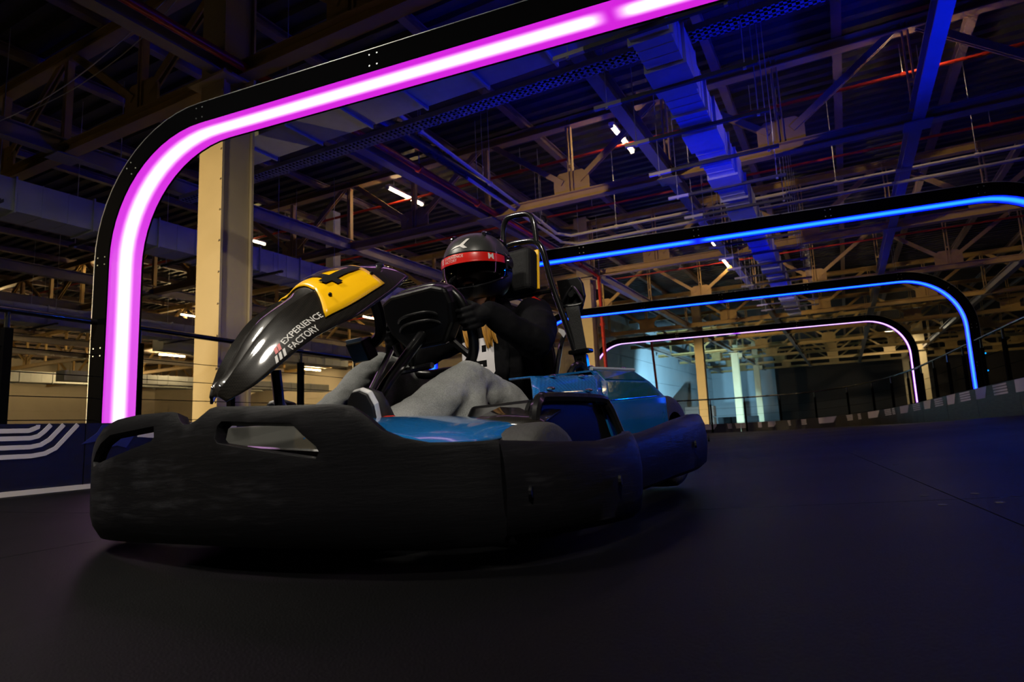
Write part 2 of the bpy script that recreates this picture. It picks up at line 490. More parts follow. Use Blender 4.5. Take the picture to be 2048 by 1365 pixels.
pur_me = {}
npur = 0
for k in range(-26, 10):
    x = -1.3 + 1.75 * k; s1 = 56.8 if x > -10 else 28.8
    if x < -45 or x > 15: continue
    key = s1
    if key not in pur_me: pur_me[key] = MB().sweep(iprof(0.13, 0.15), (0, 0, 0), (0, s1 + 3, 0)).mesh('purlin')
    o = link('roof_purlin', pur_me[key], 'purlin'); o.location = Bp(x, -3, 5.98); o.rotation_euler = (0, 0, -RB)
    tag(o, 'brownish roof purlin directly under the corrugated ceiling, one of many alike', 'purlin', 'purlins under the roof deck')

def column(r, s, label, w=0.38, z1=6.0, m='cream'):
    t = thing('steel_column', Bp(r, s, -3.0), -RB, label, 'column', 'steel columns of the hall')
    h = z1 + 3.0
    MB().box((0, 0, h / 2), (w - 0.07, w - 0.04, h)).build('core', m, t)
    for sg in (-1, 1):
        MB().box((0, sg * w / 2, h / 2), (w, 0.028, h)).build('flange', m, t)
    bolt = MB()
    zz = 0.3
    while zz < h - 0.4:
        bolt.cyl((w / 2 - 0.02, -w / 2 - 0.012, zz), (w / 2 - 0.02, -w / 2 - 0.028, zz), 0.012, 6); zz += 0.34
    bolt.build('bolt_row', m, t)
    MB().box((0, 0, ZC + 3.0 - 0.06), (w + 0.22, w + 0.22, 0.03)).build('bracket_plate', m, t)
    MB().box((0.32, 0, ZC + 3.0 - 0.2), (0.22, 0.03, 0.26)).build('bracket_rib', m, t)
    return t
column(-5.80, 4.38, 'wide cream steel column at left, behind the magenta arch bend')
column(-5.95, 15.8, 'cream steel column right behind the driver seat belt')
column(-5.75, 29.6, 'yellow lit column in front of the pale blue wall')
column(-5.6, 39.3, 'second thinner column right of the yellow lit one by the pale wall')
column(-5.65, 49.9, 'thinnest column at the corner where pale wall meets dark wall')
column(4.2, 60 - 6, 'pale column far right, beside the foot of the violet arch', z1=4.6)
column(4.6, 48, 'cream column far right, partly behind the violet arch post', w=0.6)

# ------------------------------------------------------------------ ducts and hangers
def duct(label, r0, r1, z0, z1, s0, s1, seg, m, group, lateral=False, step=False):
    t = thing('air_duct', Bp((r0 + r1) / 2, s0, z0), -RB, label, 'duct', group)
    w = r1 - r0; h = z1 - z0; n = max(1, round((s1 - s0) / seg)); L = (s1 - s0) / n
    for i in range(n):
        e = 0.03 if (step and i % 3 == 1) else 0.0
        MB().box((0, L * (i + 0.5), h / 2 - e / 2), (w + 2 * e, L - 0.012, h + e)).build('duct_section', m, t)
        if i: MB().box((0, L * i, h / 2), (w + 0.06, 0.022, h + 0.06)).build('joint_flange', m, t)
        if L > 0.5:
            for q in (0.33, 0.66):
                MB().box((0, L * (i + q), h / 2), (w + 0.012, 0.012, h + 0.012)).build('stiffening_bead', m, t)
    return t
duct('long galvanised supply duct glowing blue, running overhead toward the far arches', -1.37, -1.02, 3.70, 4.05, 2.0, 23.0, 0.525, 'galv', 'galvanised air ducts', step=True)
duct('silver duct behind the wide cream column, passing the magenta arch post', -10.15, -9.6, 3.50, 3.95, 1.0, 16.0, 1.0, 'galv2', 'galvanised air ducts')
duct('silver duct under the black handrail at the left edge', -18.6, -18.0, 3.50, 3.98, 5.0, 22.0, 1.1, 'galv2', 'galvanised air ducts')
duct('dull blue duct low at the left, above the striped barrier', -33.8, -33.0, 3.40, 3.9, 9.0, 28.0, 1.4, 'galv2', 'galvanised air ducts')
duct('short silver duct end seen just right below the black kart nose fairing', -20.9, -20.3, 3.50, 3.95, 13.0, 22.0, 1.5, 'galv2', 'galvanised air ducts')
duct('second low duct far left, half hidden behind the railing post', -27.0, -26.4, 2.9, 3.3, 13.0, 27.0, 1.4, 'galv2', 'galvanised air ducts')
t = thing('air_duct', Bp(-7.0, 5.12, 3.92), -RB, 'flat cross duct right below the magenta arch beam, joining the supply duct', 'duct', 'galvanised air ducts')
for i in range(7):
    MB().box((0.4 + 0.8 * i, 0, 0.14), (0.79, 0.55, 0.28)).build('duct_section', 'galv', t)
    if i: MB().box((0.8 * i, 0, 0.14), (0.022, 0.61, 0.34)).build('joint_flange', 'galv', t)
t = thing('air_riser', Bp(-10.9, 11.3, 3.9), -RB, 'bright white vertical duct between the cream column and the driver', 'duct')
MB().box((0, 0, 1.0), (0.25, 0.25, 2.0)).build('duct_section', 'lamp_body', t); MB().box((0, 0, 1.2), (0.29, 0.29, 0.03)).build('joint_flange', 'lamp_body', t)

rail_me = MB().sweep([(-0.02, -0.02), (0.02, -0.02), (0.02, 0.02), (0.012, 0.02), (0.012, -0.01), (-0.012, -0.01), (-0.012, 0.02), (-0.02, 0.02)], (0, 0, 0), (1.65, 0, 0)).mesh('hanger_rail')
tip_me = MB().box((0.0, 0, -0.002), (0.30, 0.046, 0.04)).mesh('rail_end_glint')
rod_me = MB().cyl((0, 0, 0), (0, 0, 2.42), 0.006, 6).mesh('hanger_rod')
def hanger(r, s, z, label, group, m='rail_dark', tip=True, L=1.65):
    t = thing('duct_hanger', Bp(r, s, z), -RB, label, 'hanger', group)
    o = link('hanger_rail', rail_me, m, t); o.scale = (L / 1.65, 1, 1)
    if tip:
        o = link('rail_end_glint', tip_me, 'lamp_body', t); o.location = (0.15, 0, 0)  # white end painted in for light reflected off the rail tip
    for q in (0.14, L - 0.12):
        o = link('hanger_rod', rod_me, 'rod', t); o.location = (q, 0, 0)
        MB().box((q, 0, -0.03), (0.03, 0.03, 0.02)).build('rod_nut', 'rod', t)
    return t
for k in range(17):
    hanger(-2.05, 3.9 + 1.06 * k, 3.665, '%s hanger rail from the near end under the blue supply duct' % ORD[k], 'hanger rails of the supply duct')
for k in range(6):
    hanger(-10.6, 2.2 + 1.5 * k, 3.47, '%s dark hanger rail from the left under the silver duct behind the cream column' % ORD[k], 'hanger rails of the silver duct', tip=False, L=1.4)
for k in range(6):
    hanger(-19.0, 6.5 + 1.9 * k, 3.47, '%s dark hanger rail from the left under the duct below the handrail' % ORD[k], 'hanger rails of the low duct', tip=False, L=1.5)

# ------------------------------------------------------------------ pipes, tray, wires
def pipe(name, pts, r, m, label, cat='pipe', clamps=None, n=10, group=None):
    a = Vector(pts[0]); t = thing(name, a, 0, label, cat, group)
    MB().tube([Vector(p) - a for p in pts], r, n).build('pipe_run' if cat == 'pipe' else 'run', m, t, smooth=True)
    if clamps:
        for i in range(len(pts) - 1):
            p, q = Vector(pts[i]), Vector(pts[i + 1]); L = (q - p).length; d = (q - p) / max(L, 1e-6)
            c = clamps * 0.5
            while c < L:
                x = p + d * c - a
                MB().cyl(x - d * 0.03, x + d * 0.03, r * 1.45, 8).build('pipe_clamp', m, t)
                MB().cyl(x, x + Vector((0, 0, 5.95 - (x + a).z)), 0.006, 6).build('hanger_rod', 'rod', t)
                c += clamps
    return t
pipe('sprinkler_pipe', [Bp(-5.42, 1.0, 4.36), Bp(-5.45, 8, 4.36), Bp(-5.6, 15.3, 4.36), Bp(-5.5, 15.6, 4.25), Bp(-5.45, 15.6, 1.0)], 0.05, 'red_pipe', 'thick red main pipe running above the beam from the cream column, turning down', clamps=2.6)
pipe('sprinkler_pipe', [Bp(-24, 10.55, 5.45), Bp(5, 10.85, 5.45)], 0.028, 'red_pipe', 'thin red sprinkler pipe passing the three bright ceiling tubes', clamps=2.2, group='red sprinkler branch pipes')
pipe('sprinkler_pipe', [Bp(-14, 13.6, 5.5), Bp(6, 13.9, 5.5)], 0.028, 'red_pipe', 'thin red sprinkler pipe behind the second truss, right of the driver', clamps=2.6, group='red sprinkler branch pipes')
pipe('sprinkler_pipe', [Bp(-24, 20.9, 5.45), Bp(8, 21.1, 5.45)], 0.028, 'red_pipe', 'far thin red sprinkler pipe crossing behind the nearest blue arch', clamps=3.0, group='red sprinkler branch pipes')
pipe('sprinkler_pipe', [Bp(-8.5, 31.5, 4.6), Bp(-8.3, 31.5, 0.2), Bp(-8.9, 31.6, 0.0), Bp(-8.9, 31.6, -2.8)], 0.06, 'red_pipe', 'red vertical pipe on the pale wall inside the violet arch bend')
pipe('drain_pipe', [Bp(-5.25, 5.5, 4.6), Bp(-5.22, 12.4, 4.6), Bp(-4.95, 12.7, 4.6)], 0.085, 'black_pipe', 'thick black pipe slanting toward the driver roll hoop', clamps=2.4)
pipe('conduit', [Bp(-5.05, 6.0, 4.72), Bp(-5.02, 11.75, 4.36), Bp(-4.75, 11.9, 4.30), Bp(6, 11.85, 4.30)], 0.030, 'white_pipe', 'upper pale conduit of the pair crossing behind the roll hoop', clamps=2.0, group='pair of pale conduits')
pipe('conduit', [Bp(-5.2, 8.5, 4.50), Bp(-5.0, 11.95, 4.22), Bp(-4.7, 12.1, 4.16), Bp(6, 12.05, 4.16)], 0.030, 'white_pipe', 'lower pale conduit of the pair crossing behind the roll hoop', group='pair of pale conduits')

def cable_tray(label, r0, r1, s, z):
    t = thing('cable_tray', Bp(r0, s, z), -RB, label, 'cable tray', 'perforated cable trays')
    L = r1 - r0
    for y in (-0.11, 0.11): MB().box((L / 2, y, 0.03), (L, 0.004, 0.06)).build('side_rail', 'tray', t)
    mb = MB(); x = 0.0
    while x < L:
        mb.box((x, 0, 0.0), (0.035, 0.22, 0.004)); x += 0.07
    for y in (-0.1, -0.035, 0.035, 0.1): mb.box((L / 2, y, 0.0), (L, 0.02, 0.004))
    tag(mb.build('perforated_base', 'tray', t), kind='stuff')
    MB().tube([(0, 0.03, 0.02), (L, 0.03, 0.02)], 0.02, 6).build('cable', 'black', t)
    MB().tube([(0, -0.05, 0.02), (L, -0.05, 0.02)], 0.025, 6).build('cable', 'black', t)
cable_tray('perforated cable tray below the magenta arch beam, crossing to the upper right', -9.0, 3.0, 6.05, 4.14)
def wire(pts, label, r=0.006):
    a = Vector(pts[0]); t = thing('hanging_cable', a, 0, label, 'cable', 'loose cables at the upper left')
    MB().tube([p - a for p in catmull(pts, 8)], r, 5).build('cable_run', 'white_pipe', t, smooth=True)
wire([Bp(-8.6, 3.2, 4.05), Bp(-7.3, 3.2, 4.0), Bp(-6.3, 3.3, 4.25), Bp(-5.0, 3.4, 4.75), Bp(-3.8, 3.5, 5.4)], 'lower thin pale cable sagging at the upper left corner')
wire([Bp(-9.2, 3.9, 4.75), Bp(-7.9, 3.9, 4.75), Bp(-6.7, 4.0, 5.1), Bp(-5.2, 4.0, 5.8)], 'upper thin pale cable sagging at the upper left corner')

# ------------------------------------------------------------------ hall lamps and added fill lamps
def flood(pos, target, label, watt, col, beam, base, m_lens, group):
    """LED flood lamp head on a pole, aimed at target"""
    pos = Vector(pos); d = (Vector(target) - pos).normalized()
    t = thing('flood_lamp', pos, 0, label, 'lamp', group)
    q = d.to_track_quat('-Z', 'Y').to_matrix()
    MB().box(q @ Vector((0, 0, 0.05)), (0.30, 0.22, 0.08), q).build('lamp_head', 'black', t, bevel=0.01)
    MB().box(q @ Vector((0, 0, 0.006)), (0.26, 0.18, 0.008), q).build('lens', m_lens, t)
    for sx in (-1, 1): MB().bar(q @ Vector((sx * 0.165, 0, 0.05)), q @ Vector((sx * 0.165, 0, 0.05)) + Vector((0, 0, -0.16)), 0.02, 0.03).build('yoke_arm', 'black', t)
    MB().cyl((0, 0, -0.14), (0, 0, base - pos.z), 0.025, 10).build('pole', 'black', t)
    ld = bpy.data.lights.new('flood_light', 'SPOT'); ld.energy = watt; ld.color = col; ld.spot_size = math.radians(beam); ld.spot_blend = 0.5; ld.shadow_soft_size = 0.10
    lo = bpy.data.objects.new('light_source', ld); COL.objects.link(lo); lo.parent = t
    lo.location = d * 0.02; lo.rotation_euler = q.to_euler()
def hall_lamp(r, s, z, label, m='tube_on', L=1.2):
    t = thing('tube_lamp', Bp(r, s, z), -RB, label, 'lamp', 'hall tube lamps')
    MB().box((0, 0, 0.045), (0.10, L + 0.1, 0.05)).build('lamp_body', 'lamp_body', t, bevel=0.008)
    MB().tube([(0, -L / 2, 0), (0, L / 2, 0)], 0.030, 10).build('lit_tube', m, t, smooth=True)
    for y in (-L / 2 - 0.02, L / 2 + 0.02): MB().box((0, y, 0.005), (0.07, 0.03, 0.08)).build('end_cap', 'lamp_body', t)
    for y in (-L * 0.35, L * 0.35): MB().cyl((0, y, 0.06), (0, y, 6.07 - z), 0.006, 6).build('hanger_rod', 'rod', t)
for r, s, lab in ((1.58, 10.80, 'bright tube lamp high at the right, over the crossing red pipe'), (-3.17, 10.80, 'bright tube lamp left of the blue supply duct'),
                  (-8.23, 10.80, 'bright tube lamp just left of the long red pipe'), (-13.50, 10.80, 'tube lamp hidden behind the cream column'),
                  (-19.52, 10.80, 'tube lamp at left beside the magenta arch post'), (-25.32, 10.80, 'tube lamp at the left edge behind the railing')):
    hall_lamp(r, s, 5.58, lab)
for r, s, lab in ((-3.0, 20.9, 'small lit tube lamp seen just below the nearest blue arch'), (-7.8, 21.0, 'lit tube lamp beside the seat belt plate'),
                  (-18.0, 21, 'lit tube lamp in the left back of the hall'), (-28.0, 21, 'lit tube lamp far left in the hall above the low duct'), (-23.0, 16, 'lit tube lamp low left between the trusses')):
    hall_lamp(r, s, 5.40, lab)
def added_high_bay(r, s, z, label, watt, col=(1.0, 0.84, 0.56), R=0.30):
    """round high-bay lamp added to brighten the kart and the far columns"""
    t = thing('added_high_bay_lamp', Bp(r, s, z), -RB, label, 'lamp', 'added round high bay lamps')
    pr_ = [(0.04, 0.30), (0.09, 0.28), (0.10, 0.16), (0.16, 0.13), (R, 0.0), (R + 0.02, 0.0), (0.18, 0.15), (0.12, 0.18), (0.11, 0.31)]
    MB().loft([[Vector((q * math.cos(a), q * math.sin(a), h)) for a in [2 * math.pi * i / 24 for i in range(24)]] for q, h in pr_]).build('reflector', 'lamp_body', t, smooth=True)
    MB().cyl((0, 0, 0.3), (0, 0, 6.0 - z), 0.008, 6).build('hanger_rod', 'rod', t)
    ld = bpy.data.lights.new('added_high_bay_light', 'AREA'); ld.shape = 'DISK'; ld.size = 2 * R - 0.04; ld.energy = watt; ld.color = col
    lo = bpy.data.objects.new('light_source', ld); COL.objects.link(lo); lo.parent = t; lo.location = (0, 0, 0.01)
flood(Bp(-10.2, -4.0, 1.6), Bp(-6.0, 4.4, 1.6), 'added warm flood lamp aimed at the wide cream column, outside the view', 2900, (1.0, 0.72, 0.32), 30, -2.95, 'tube_on', 'aimed flood lamps')  # unseen lamp added only to light the column
flood(Tp(3.75, 8.2, 1.9), Tp(-0.4, 3.6, 0.4), 'blue flood lamp on a pole by the right barrier, outside the view', 210, (0.0, 0.07, 1.0), 75, -0.2, 'blue_dot', 'aimed flood lamps')
flood(Bp(-9.6, 9.0, 0.1), Bp(-5.95, 15.8, 1.9), 'added warm flood lamp low behind the left barrier, hidden by the kart', 1500, (1.0, 0.74, 0.36), 38, -2.95, 'tube_on', 'aimed flood lamps')  # added out of sight to brighten the column behind the seat
flood(Bp(-8.2, 21.5, -0.3), Bp(-5.75, 29.6, 1.4), 'added warm flood lamp low beyond the track aimed at the yellow lit column', 2200, (1.0, 0.76, 0.38), 34, -2.95, 'tube_on', 'aimed flood lamps')  # unseen lamp added to brighten the column by the pale wall
flood(Tp(3.75, 6.6, 1.9), Tp(1.6, 6.9, 4.2), 'blue flood lamp pointing up at the supply duct, outside the view', 950, (0.0, 0.010, 1.0), 84, -0.2, 'blue_dot', 'aimed flood lamps')
added_high_bay(1.0, -1.9, 4.15, 'added round high bay lamp over the track behind the viewer, outside the view', 330, (1.0, 0.92, 0.78))  # key light added behind the viewer for the kart
added_high_bay(-3.9, -0.2, 4.15, 'added round high bay lamp over the track left of the viewer, outside the view', 235, (1.0, 0.92, 0.78))  # second added key light for the kart, out of view
added_high_bay(3.0, 46.5, 5.5, 'added round high bay lamp near the far cream columns at right', 260)  # added to brighten the far right columns
for r, s, z, lab in ((-7.0, 18.5, 5.5, 'added tube lamp behind the nearest blue arch beam, near the driver'), (-3.0, 18.5, 5.55, 'added tube lamp behind the nearest blue arch beam, left of the supply duct'), (1.5, 18.5, 5.55, 'added tube lamp behind the nearest blue arch beam, toward its right bend'),
                     (-3.0, 25.0, 4.95, 'added tube lamp behind the farther blue arch beam at its middle'), (2.0, 25.0, 4.95, 'added tube lamp behind the farther blue arch beam near its right bend')):  # lamps added behind the arch beams to light the far trusses
    hall_lamp(r, s, z, lab)
for r, s, lab in ((-30.8, 17.7, 'glowing lamp low at the left between post and magenta arch'), (-26.2, 17.2, 'glowing lamp just right of the magenta arch post'), (-19.5, 24.5, 'glowing lamp in the far left hall behind the kart nose'), (-38, 12, 'glowing lamp at the far left edge'), (-33, 26.3, 'glowing lamp by the cream wall under the kart nose'), (-27, 26.3, 'glowing lamp by the cream wall left of the driver'), (-37, 20, 'added glowing lamp in the left corner of the hall')):  # corner lamp added to brighten the low left trusses
    hall_lamp(r, s, 4.2, lab, m='tube_strong')
flood(Bp(-3.6, 31.5, -1.2), Bp(-10.3, 40.0, 1.8), 'added cool flood lamp low beyond the track washing the pale wall', 8000, (0.38, 0.76, 1.0), 72, -2.95, 'added_cool_lens', 'aimed flood lamps')  # added out of sight to wash the pale wall with light
flood(Bp(-4.0, 44.5, -1.2), Bp(-9.6, 53.0, 1.4), 'added cool flood lamp low in the corner of the pale wall', 2200, (0.38, 0.76, 1.0), 52, -2.95, 'added_cool_lens', 'aimed flood lamps')  # second unseen lamp added to brighten the wall corner

# ------------------------------------------------------------------ light arches
def arch(label, s0, rL, rR, zl, zr, H, m, D=0.28, wth=0.15, R=0.95, strip='blue_strip'):
    t = thing('light_arch', Tp(0, s0, 0), -RT, label, 'arch', 'light arches over the track')
    path = []      # (r, z) of the inner face, with inward normal
    def arc(cx, cz, a0, a1, n):
        return [((cx + R * math.cos(a), cz + R * math.sin(a)), (-math.cos(a), -math.sin(a))) for a in [a0 + (a1 - a0) * i / n for i in range(n + 1)]]
    pl = [((rL, zl), (1, 0)), ((rL, (zl + H - R) / 2), (1, 0)), ((rL, H - R), (1, 0))]
    c1 = arc(rL + R, H - R, math.pi, math.pi / 2, 14)
    mid = (rL + rR) / 2
    b1 = [((rL + R + (mid - rL - R) * i / 4, H), (0, -1)) for i in range(5)]
    b2 = [((mid + (rR - R - mid) * i / 4, H), (0, -1)) for i in range(5)]
    c2 = arc(rR - R, H - R, math.pi / 2, 0, 14)
    pr_ = [((rR, H - R), (-1, 0)), ((rR, (zr + H - R) / 2), (-1, 0)), ((rR, zr), (-1, 0))]
    runs = [('post', pl), ('bend', c1), ('beam', b1), ('beam', b2), ('bend', c2), ('post', pr_)]
    for idx, (nm, run) in enumerate(runs):
        rings = []; drings = []; orings = []
        acc = 0; cum = [0]
        for a, b in zip(run[:-1], run[1:]): acc += math.dist(a[0], b[0]); cum.append(acc)
        for (p, n) in run:
            q = Vector((p[0], 0, p[1])); nn = Vector((n[0], 0, n[1]))
            o = q - nn * wth
            rings.append([o + Vector((0, -D / 2 - 0.012, 0)), o + Vector((0, D / 2 + 0.012, 0)), q + nn * 0.006 + Vector((0, D / 2 + 0.012, 0)), q + nn * 0.006 + Vector((0, D / 2, 0)), q - nn * 0.012 + Vector((0, D / 2, 0)), q - nn * 0.012 + Vector((0, -D / 2, 0)), q + nn * 0.006 + Vector((0, -D / 2, 0)), q + nn * 0.006 + Vector((0, -D / 2 - 0.012, 0))])
            drings.append([q + Vector((0, -D / 2 + D * j / 6, 0)) for j in range(7)])
            orings.append([o - nn * 0.004 + Vector((0, y, 0)) for y in (-0.03, 0.03)])
        h = MB().loft(rings, True, True, True).build('%s_housing' % nm, 'black', t, smooth=False)
        me = bpy.data.meshes.new('diffuser'); mb = MB().loft(drings, closed=False)
        me.from_pydata(mb.v, [], mb.f)
        uvl = me.uv_layers.new(name='uv')
        for poly in me.polygons:
            for li in poly.loop_indices:
                vi = me.loops[li].vertex_index; i, j = divmod(vi, 7)
                v = 1.0
                if idx == 2: v = (acc - cum[i])
                if idx == 3: v = cum[i]
                uvl.data[li].uv = (j / 6, v)
        dn = link('%s_diffuser' % nm, me, m, t, smooth=True)
        # thin blue accent strip on the outer edge and screw heads at the joints
        MB().loft(orings, closed=False).build('%s_outer_strip' % nm, strip, t)
        MB().tube([r_[0] + Vector((0, -0.001, 0)) for r_ in rings], 0.003, 6).build('%s_edge_trim' % nm, 'edge_highlight', t, smooth=True)  # thin bright tube added as the highlight on the front edge
        sc_ = MB()
        for (p, n) in (run[0], run[-1], run[len(run) // 2]):
            for k in (0.03, 0.11):
                for off in (-0.03, 0.03):
                    q = Vector((p[0] - n[0] * k + abs(n[1]) * off, -D / 2 - 0.012, p[1] - n[1] * k + abs(n[0]) * off))
                    sc_.cyl(q, q + Vector((0, -0.004, 0)), 0.006, 6)
        sc_.build('screw_heads', 'rod', t)
    return t
arch('nearest light arch, wide glowing magenta tube framing the kart', 3.42, -4.74, 3.45, 0.3, 0.55, 2.72, 'neon_magenta', strip='rod')
arch('nearest of the two blue light arches, top beam right of the helmet', 8.5, -4.74, 3.45, 0.3, 0.5, 2.70, 'neon_blue')
arch('farther of the two blue light arches, standing complete at the right', 13.25, -4.74, 3.45, 0.2, 0.4, 2.70, 'neon_blue')
arch('farthest light arch, thin violet line over the end of the track', 18.5, -4.74, 3.55, 0.1, 0.2, 2.70, 'neon_violet')
for z in (0.62, 0.95, 1.25):
    MB().cyl(Tp(3.62, 13.25 - 0.155, z), Tp(3.62, 13.25 - 0.17, z), 0.012, 8).build('indicator_light', 'blue_dot', bpy.data.objects['light_arch.002']).matrix_parent_inverse = (Matrix.Translation(Tp(0, 13.25, 0)) @ Matrix.Rotation(-RT, 4, 'Z')).inverted()

# ------------------------------------------------------------------ barriers and railings
def dist_path(pts):
    c = [0.0]
    for a, b in zip(pts[:-1], pts[1:]): c.append(c[-1] + math.dist(a[:2], b[:2]))
    return c
def barrier(name_label, path, side, seg, group, white_band):
    """path of (r, s, z_floor, z_top); side = direction of the track (+1 = toward +r on the first segment)"""
    t = thing('track_barrier', Tp(path[0][0], path[0][1], 0), 0, name_label, 'barrier', group)
    org = Tp(path[0][0], path[0][1], 0)
    cu = dist_path(path); L = cu[-1]
    def at(d):
        i = 0
        while i < len(cu) - 2 and cu[i + 1] < d: i += 1
        f = (d - cu[i]) / (cu[i + 1] - cu[i]); a, b = path[i], path[i + 1]
        p = [a[k] + (b[k] - a[k]) * f for k in range(4)]
        tx, ty = b[0] - a[0], b[1] - a[1]; l = math.hypot(tx, ty); n = (ty / l * side, -tx / l * side)
        return p, n
    def pt(d, h, off):
        p, n = at(d); z = p[2] + (p[3] - p[2]) * h
        return Tp(p[0] + n[0] * off, p[1] + n[1] * off, z) - org
    n = max(1, round(L / seg)); sl = L / n
    for i in range(n):
        d0 = i * sl + 0.004; d1 = (i + 1) * sl - 0.004; mb = MB(); k = 4
        mb.loft([[pt(d0 + (d1 - d0) * j / k, h, off) for h, off in ((0, 0.0), (1, 0.0), (1, -0.09), (0, -0.09))] for j in range(k + 1)], True, True, True)
        mb.build('barrier_panel', 'barrier', t)
    return t, pt, L
left_path = [(-4.68, -3.0, 0.0, 0.47), (-4.68, 4.0, 0.0, 0.48), (-4.68, 12.0, 0.0, 0.48), (-4.68, 17.0, -0.05, 0.40), (-4.68, 21.5, -0.33, 0.17)]
bl, bpt, bL = barrier('low black barrier with printed stripes along the left track edge', left_path, 1, 2.0, 'track edge barriers', False)
MB().loft([[bpt(d, 0.0, o) + Vector((0, 0, z)) for o, z in ((0.0, 0.0), (0.012, 0.0), (0.012, 0.034), (0.0, 0.034))] for d in [bL * i / 24 for i in range(25)]], True, True, True).build('white_edge_strip', 'line', bl)
# printed graphics on the left barrier: four pale stripes bending up, a navy emblem, a pale block
def ribbon(pts, w, t_, m, name='printed_stripe'):
    mb = MB(); ring = []
    P = [Vector(p) for p in pts]
    for i, p in enumerate(P):
        d = (P[min(i + 1, len(P) - 1)] - P[max(i - 1, 0)]).normalized(); nn = Vector((-d.y, d.x))
        a = p + nn * w / 2; b = p - nn * w / 2
        ring.append([bpt(q.x, q.y / 0.47, o) for q in (a, b) for o in ((0.0, 0.0035) if q is a else (0.0035, 0.0))])
    mb.loft(ring, True, True, True); return mb.build(name, m, t_)
d0 = 5.35
for rep in (0, -3.4, 5.2, 8.6):
    for k, (zl, bend) in enumerate(((0.424, 0.42), (0.374, 0.45), (0.315, 0.47), (0.255, 0.50))):
        rr = 0.05 + 0.03 * k
        e = 0.462 - zl
        pts = [(d0 + rep - 0.75, zl), (d0 + rep + bend - rr * 0.6, zl), (d0 + rep + bend, zl + 0.012), (d0 + rep + bend + rr * 0.5, zl + 0.045 if e > 0.06 else zl + e * 0.6), (d0 + rep + bend + rr * 0.5 + max(0.0, e - 0.045) * 0.9, 0.462)]
        ribbon(pts, 0.030, bl, 'print_white')
    mb = MB()
    for poly in ([(d0 + rep + 0.75, 0.32), (d0 + rep + 1.0, 0.36), (d0 + rep + 1.06, 0.46), (d0 + rep + 0.9, 0.46), (d0 + rep + 0.86, 0.40)], [(d0 + rep + 0.85, 0.27), (d0 + rep + 1.02, 0.30), (d0 + rep + 1.1, 0.28), (d0 + rep + 1.18, 0.40), (d0 + rep + 1.16, 0.46), (d0 + rep + 1.08, 0.46), (d0 + rep + 1.05, 0.35)]):
        mb.prism(poly, lambda a, b, d: bpt(a, b / 0.47, d), 0.003)
    mb.build('printed_emblem', 'print_blue', bl)
    mb = MB()
    mb.prism([(d0 + rep + 1.19, 0.36), (d0 + rep + 1.9, 0.30), (d0 + rep + 2.2, 0.30), (d0 + rep + 2.2, 0.465), (d0 + rep + 1.21, 0.465)], lambda a, b, d: bpt(a, b / 0.47, d), 0.003)
    mb.build('printed_block', 'print_white', bl)

right_raw = [(3.36, -3.0), (3.36, 5.0), (3.36, 10.9), (3.36, 16.0), (3.2, 18.6), (2.5, 20.9), (1.2, 22.1), (-0.5, 22.5), (-2.6, 22.3), (-4.7, 21.6)]
tops = [0.80, 0.80, 0.70, 0.55, 0.45, 0.32, 0.22, 0.18, 0.17, 0.17]
rp = [Vector((a[0], a[1], z)) for a, z in zip(right_raw, tops)]
rp = catmull(rp, 4)
right_path = [(p.x, p.y, p.z - 0.52, p.z) for p in rp]
br, rpt, rL = barrier('black barrier with pale printed blocks curving along the right track edge', right_path, -1, 2.0, 'track edge barriers', True)
d = 3.0; k = 0
while d < rL - 1.2:
    w = 0.62
    mb = MB()
    if k % 2 == 0:
        for q in range(4):
            h0 = 0.66 + 0.085 * q
            mb.loft([[rpt(d + w * j / 3 + 0.10 * (h0 - 0.6), h, o) for h, o in ((h0, 0.0), (h0 + 0.055, 0.0), (h0 + 0.055, 0.005), (h0, 0.005))] for j in range(4)], True, True, True)
    else:
        mb.loft([[rpt(d + w * j / 3 + (0.14 if (j == 0) else 0) * f, h, o) for h, o, f in ((0.64, 0.0, 1), (0.99, 0.0, 0), (0.99, 0.005, 0), (0.64, 0.005, 1))] for j in range(4)], True, True, True)
    mb.build('printed_block', 'print_white', br)
    d += 0.95; k += 1

def railing(label, path, hz, off, post_step, n_wires, group, d0=0.35):
    org = Tp(path[0][0], path[0][1], 0)
    t = thing('guard_railing', org, 0, label, 'railing', group)
    def pz(p, h): return Tp(p[0] + off, p[1], p[3] + h) - org
    MB().tube([pz(p, hz) for p in path], 0.024, 10).build('handrail', 'black_gloss', t, smooth=True)
    cu = dist_path(path); d = d0
    while d < cu[-1]:
        i = 0
        while i < len(cu) - 2 and cu[i + 1] < d: i += 1
        f = (d - cu[i]) / (cu[i + 1] - cu[i]); p = [path[i][k] + (path[i + 1][k] - path[i][k]) * f for k in range(4)]
        b = Tp(p[0] + off, p[1], p[3] - 0.45) - org
        MB().box(b + Vector((0, 0, 0.56)), (0.055, 0.055, 1.12), Matrix.Rotation(-RT, 3, 'Z')).build('post', 'black', t)
        MB().cyl(b + Vector((0, 0, 1.1)), b + Vector((0, 0, 0.45 + hz)), 0.018, 8).build('post_top', 'black_gloss', t)
        d += post_step
    for w in range(n_wires):
        MB().tube([pz(p, 0.03 + (hz - 0.12) * (w + 0.0) / n_wires) for p in path], 0.0035, 5).build('wire', 'black', t)
    return t
railing('black railing with thin wires on the left barrier, crossing the magenta post', left_path, 0.80, -0.16, 0.99, 4, 'track railings', d0=0.70)
railing('black railing with thin wires along the right and far barrier', right_path, 0.84, 0.12, 1.1, 3, 'track railings')

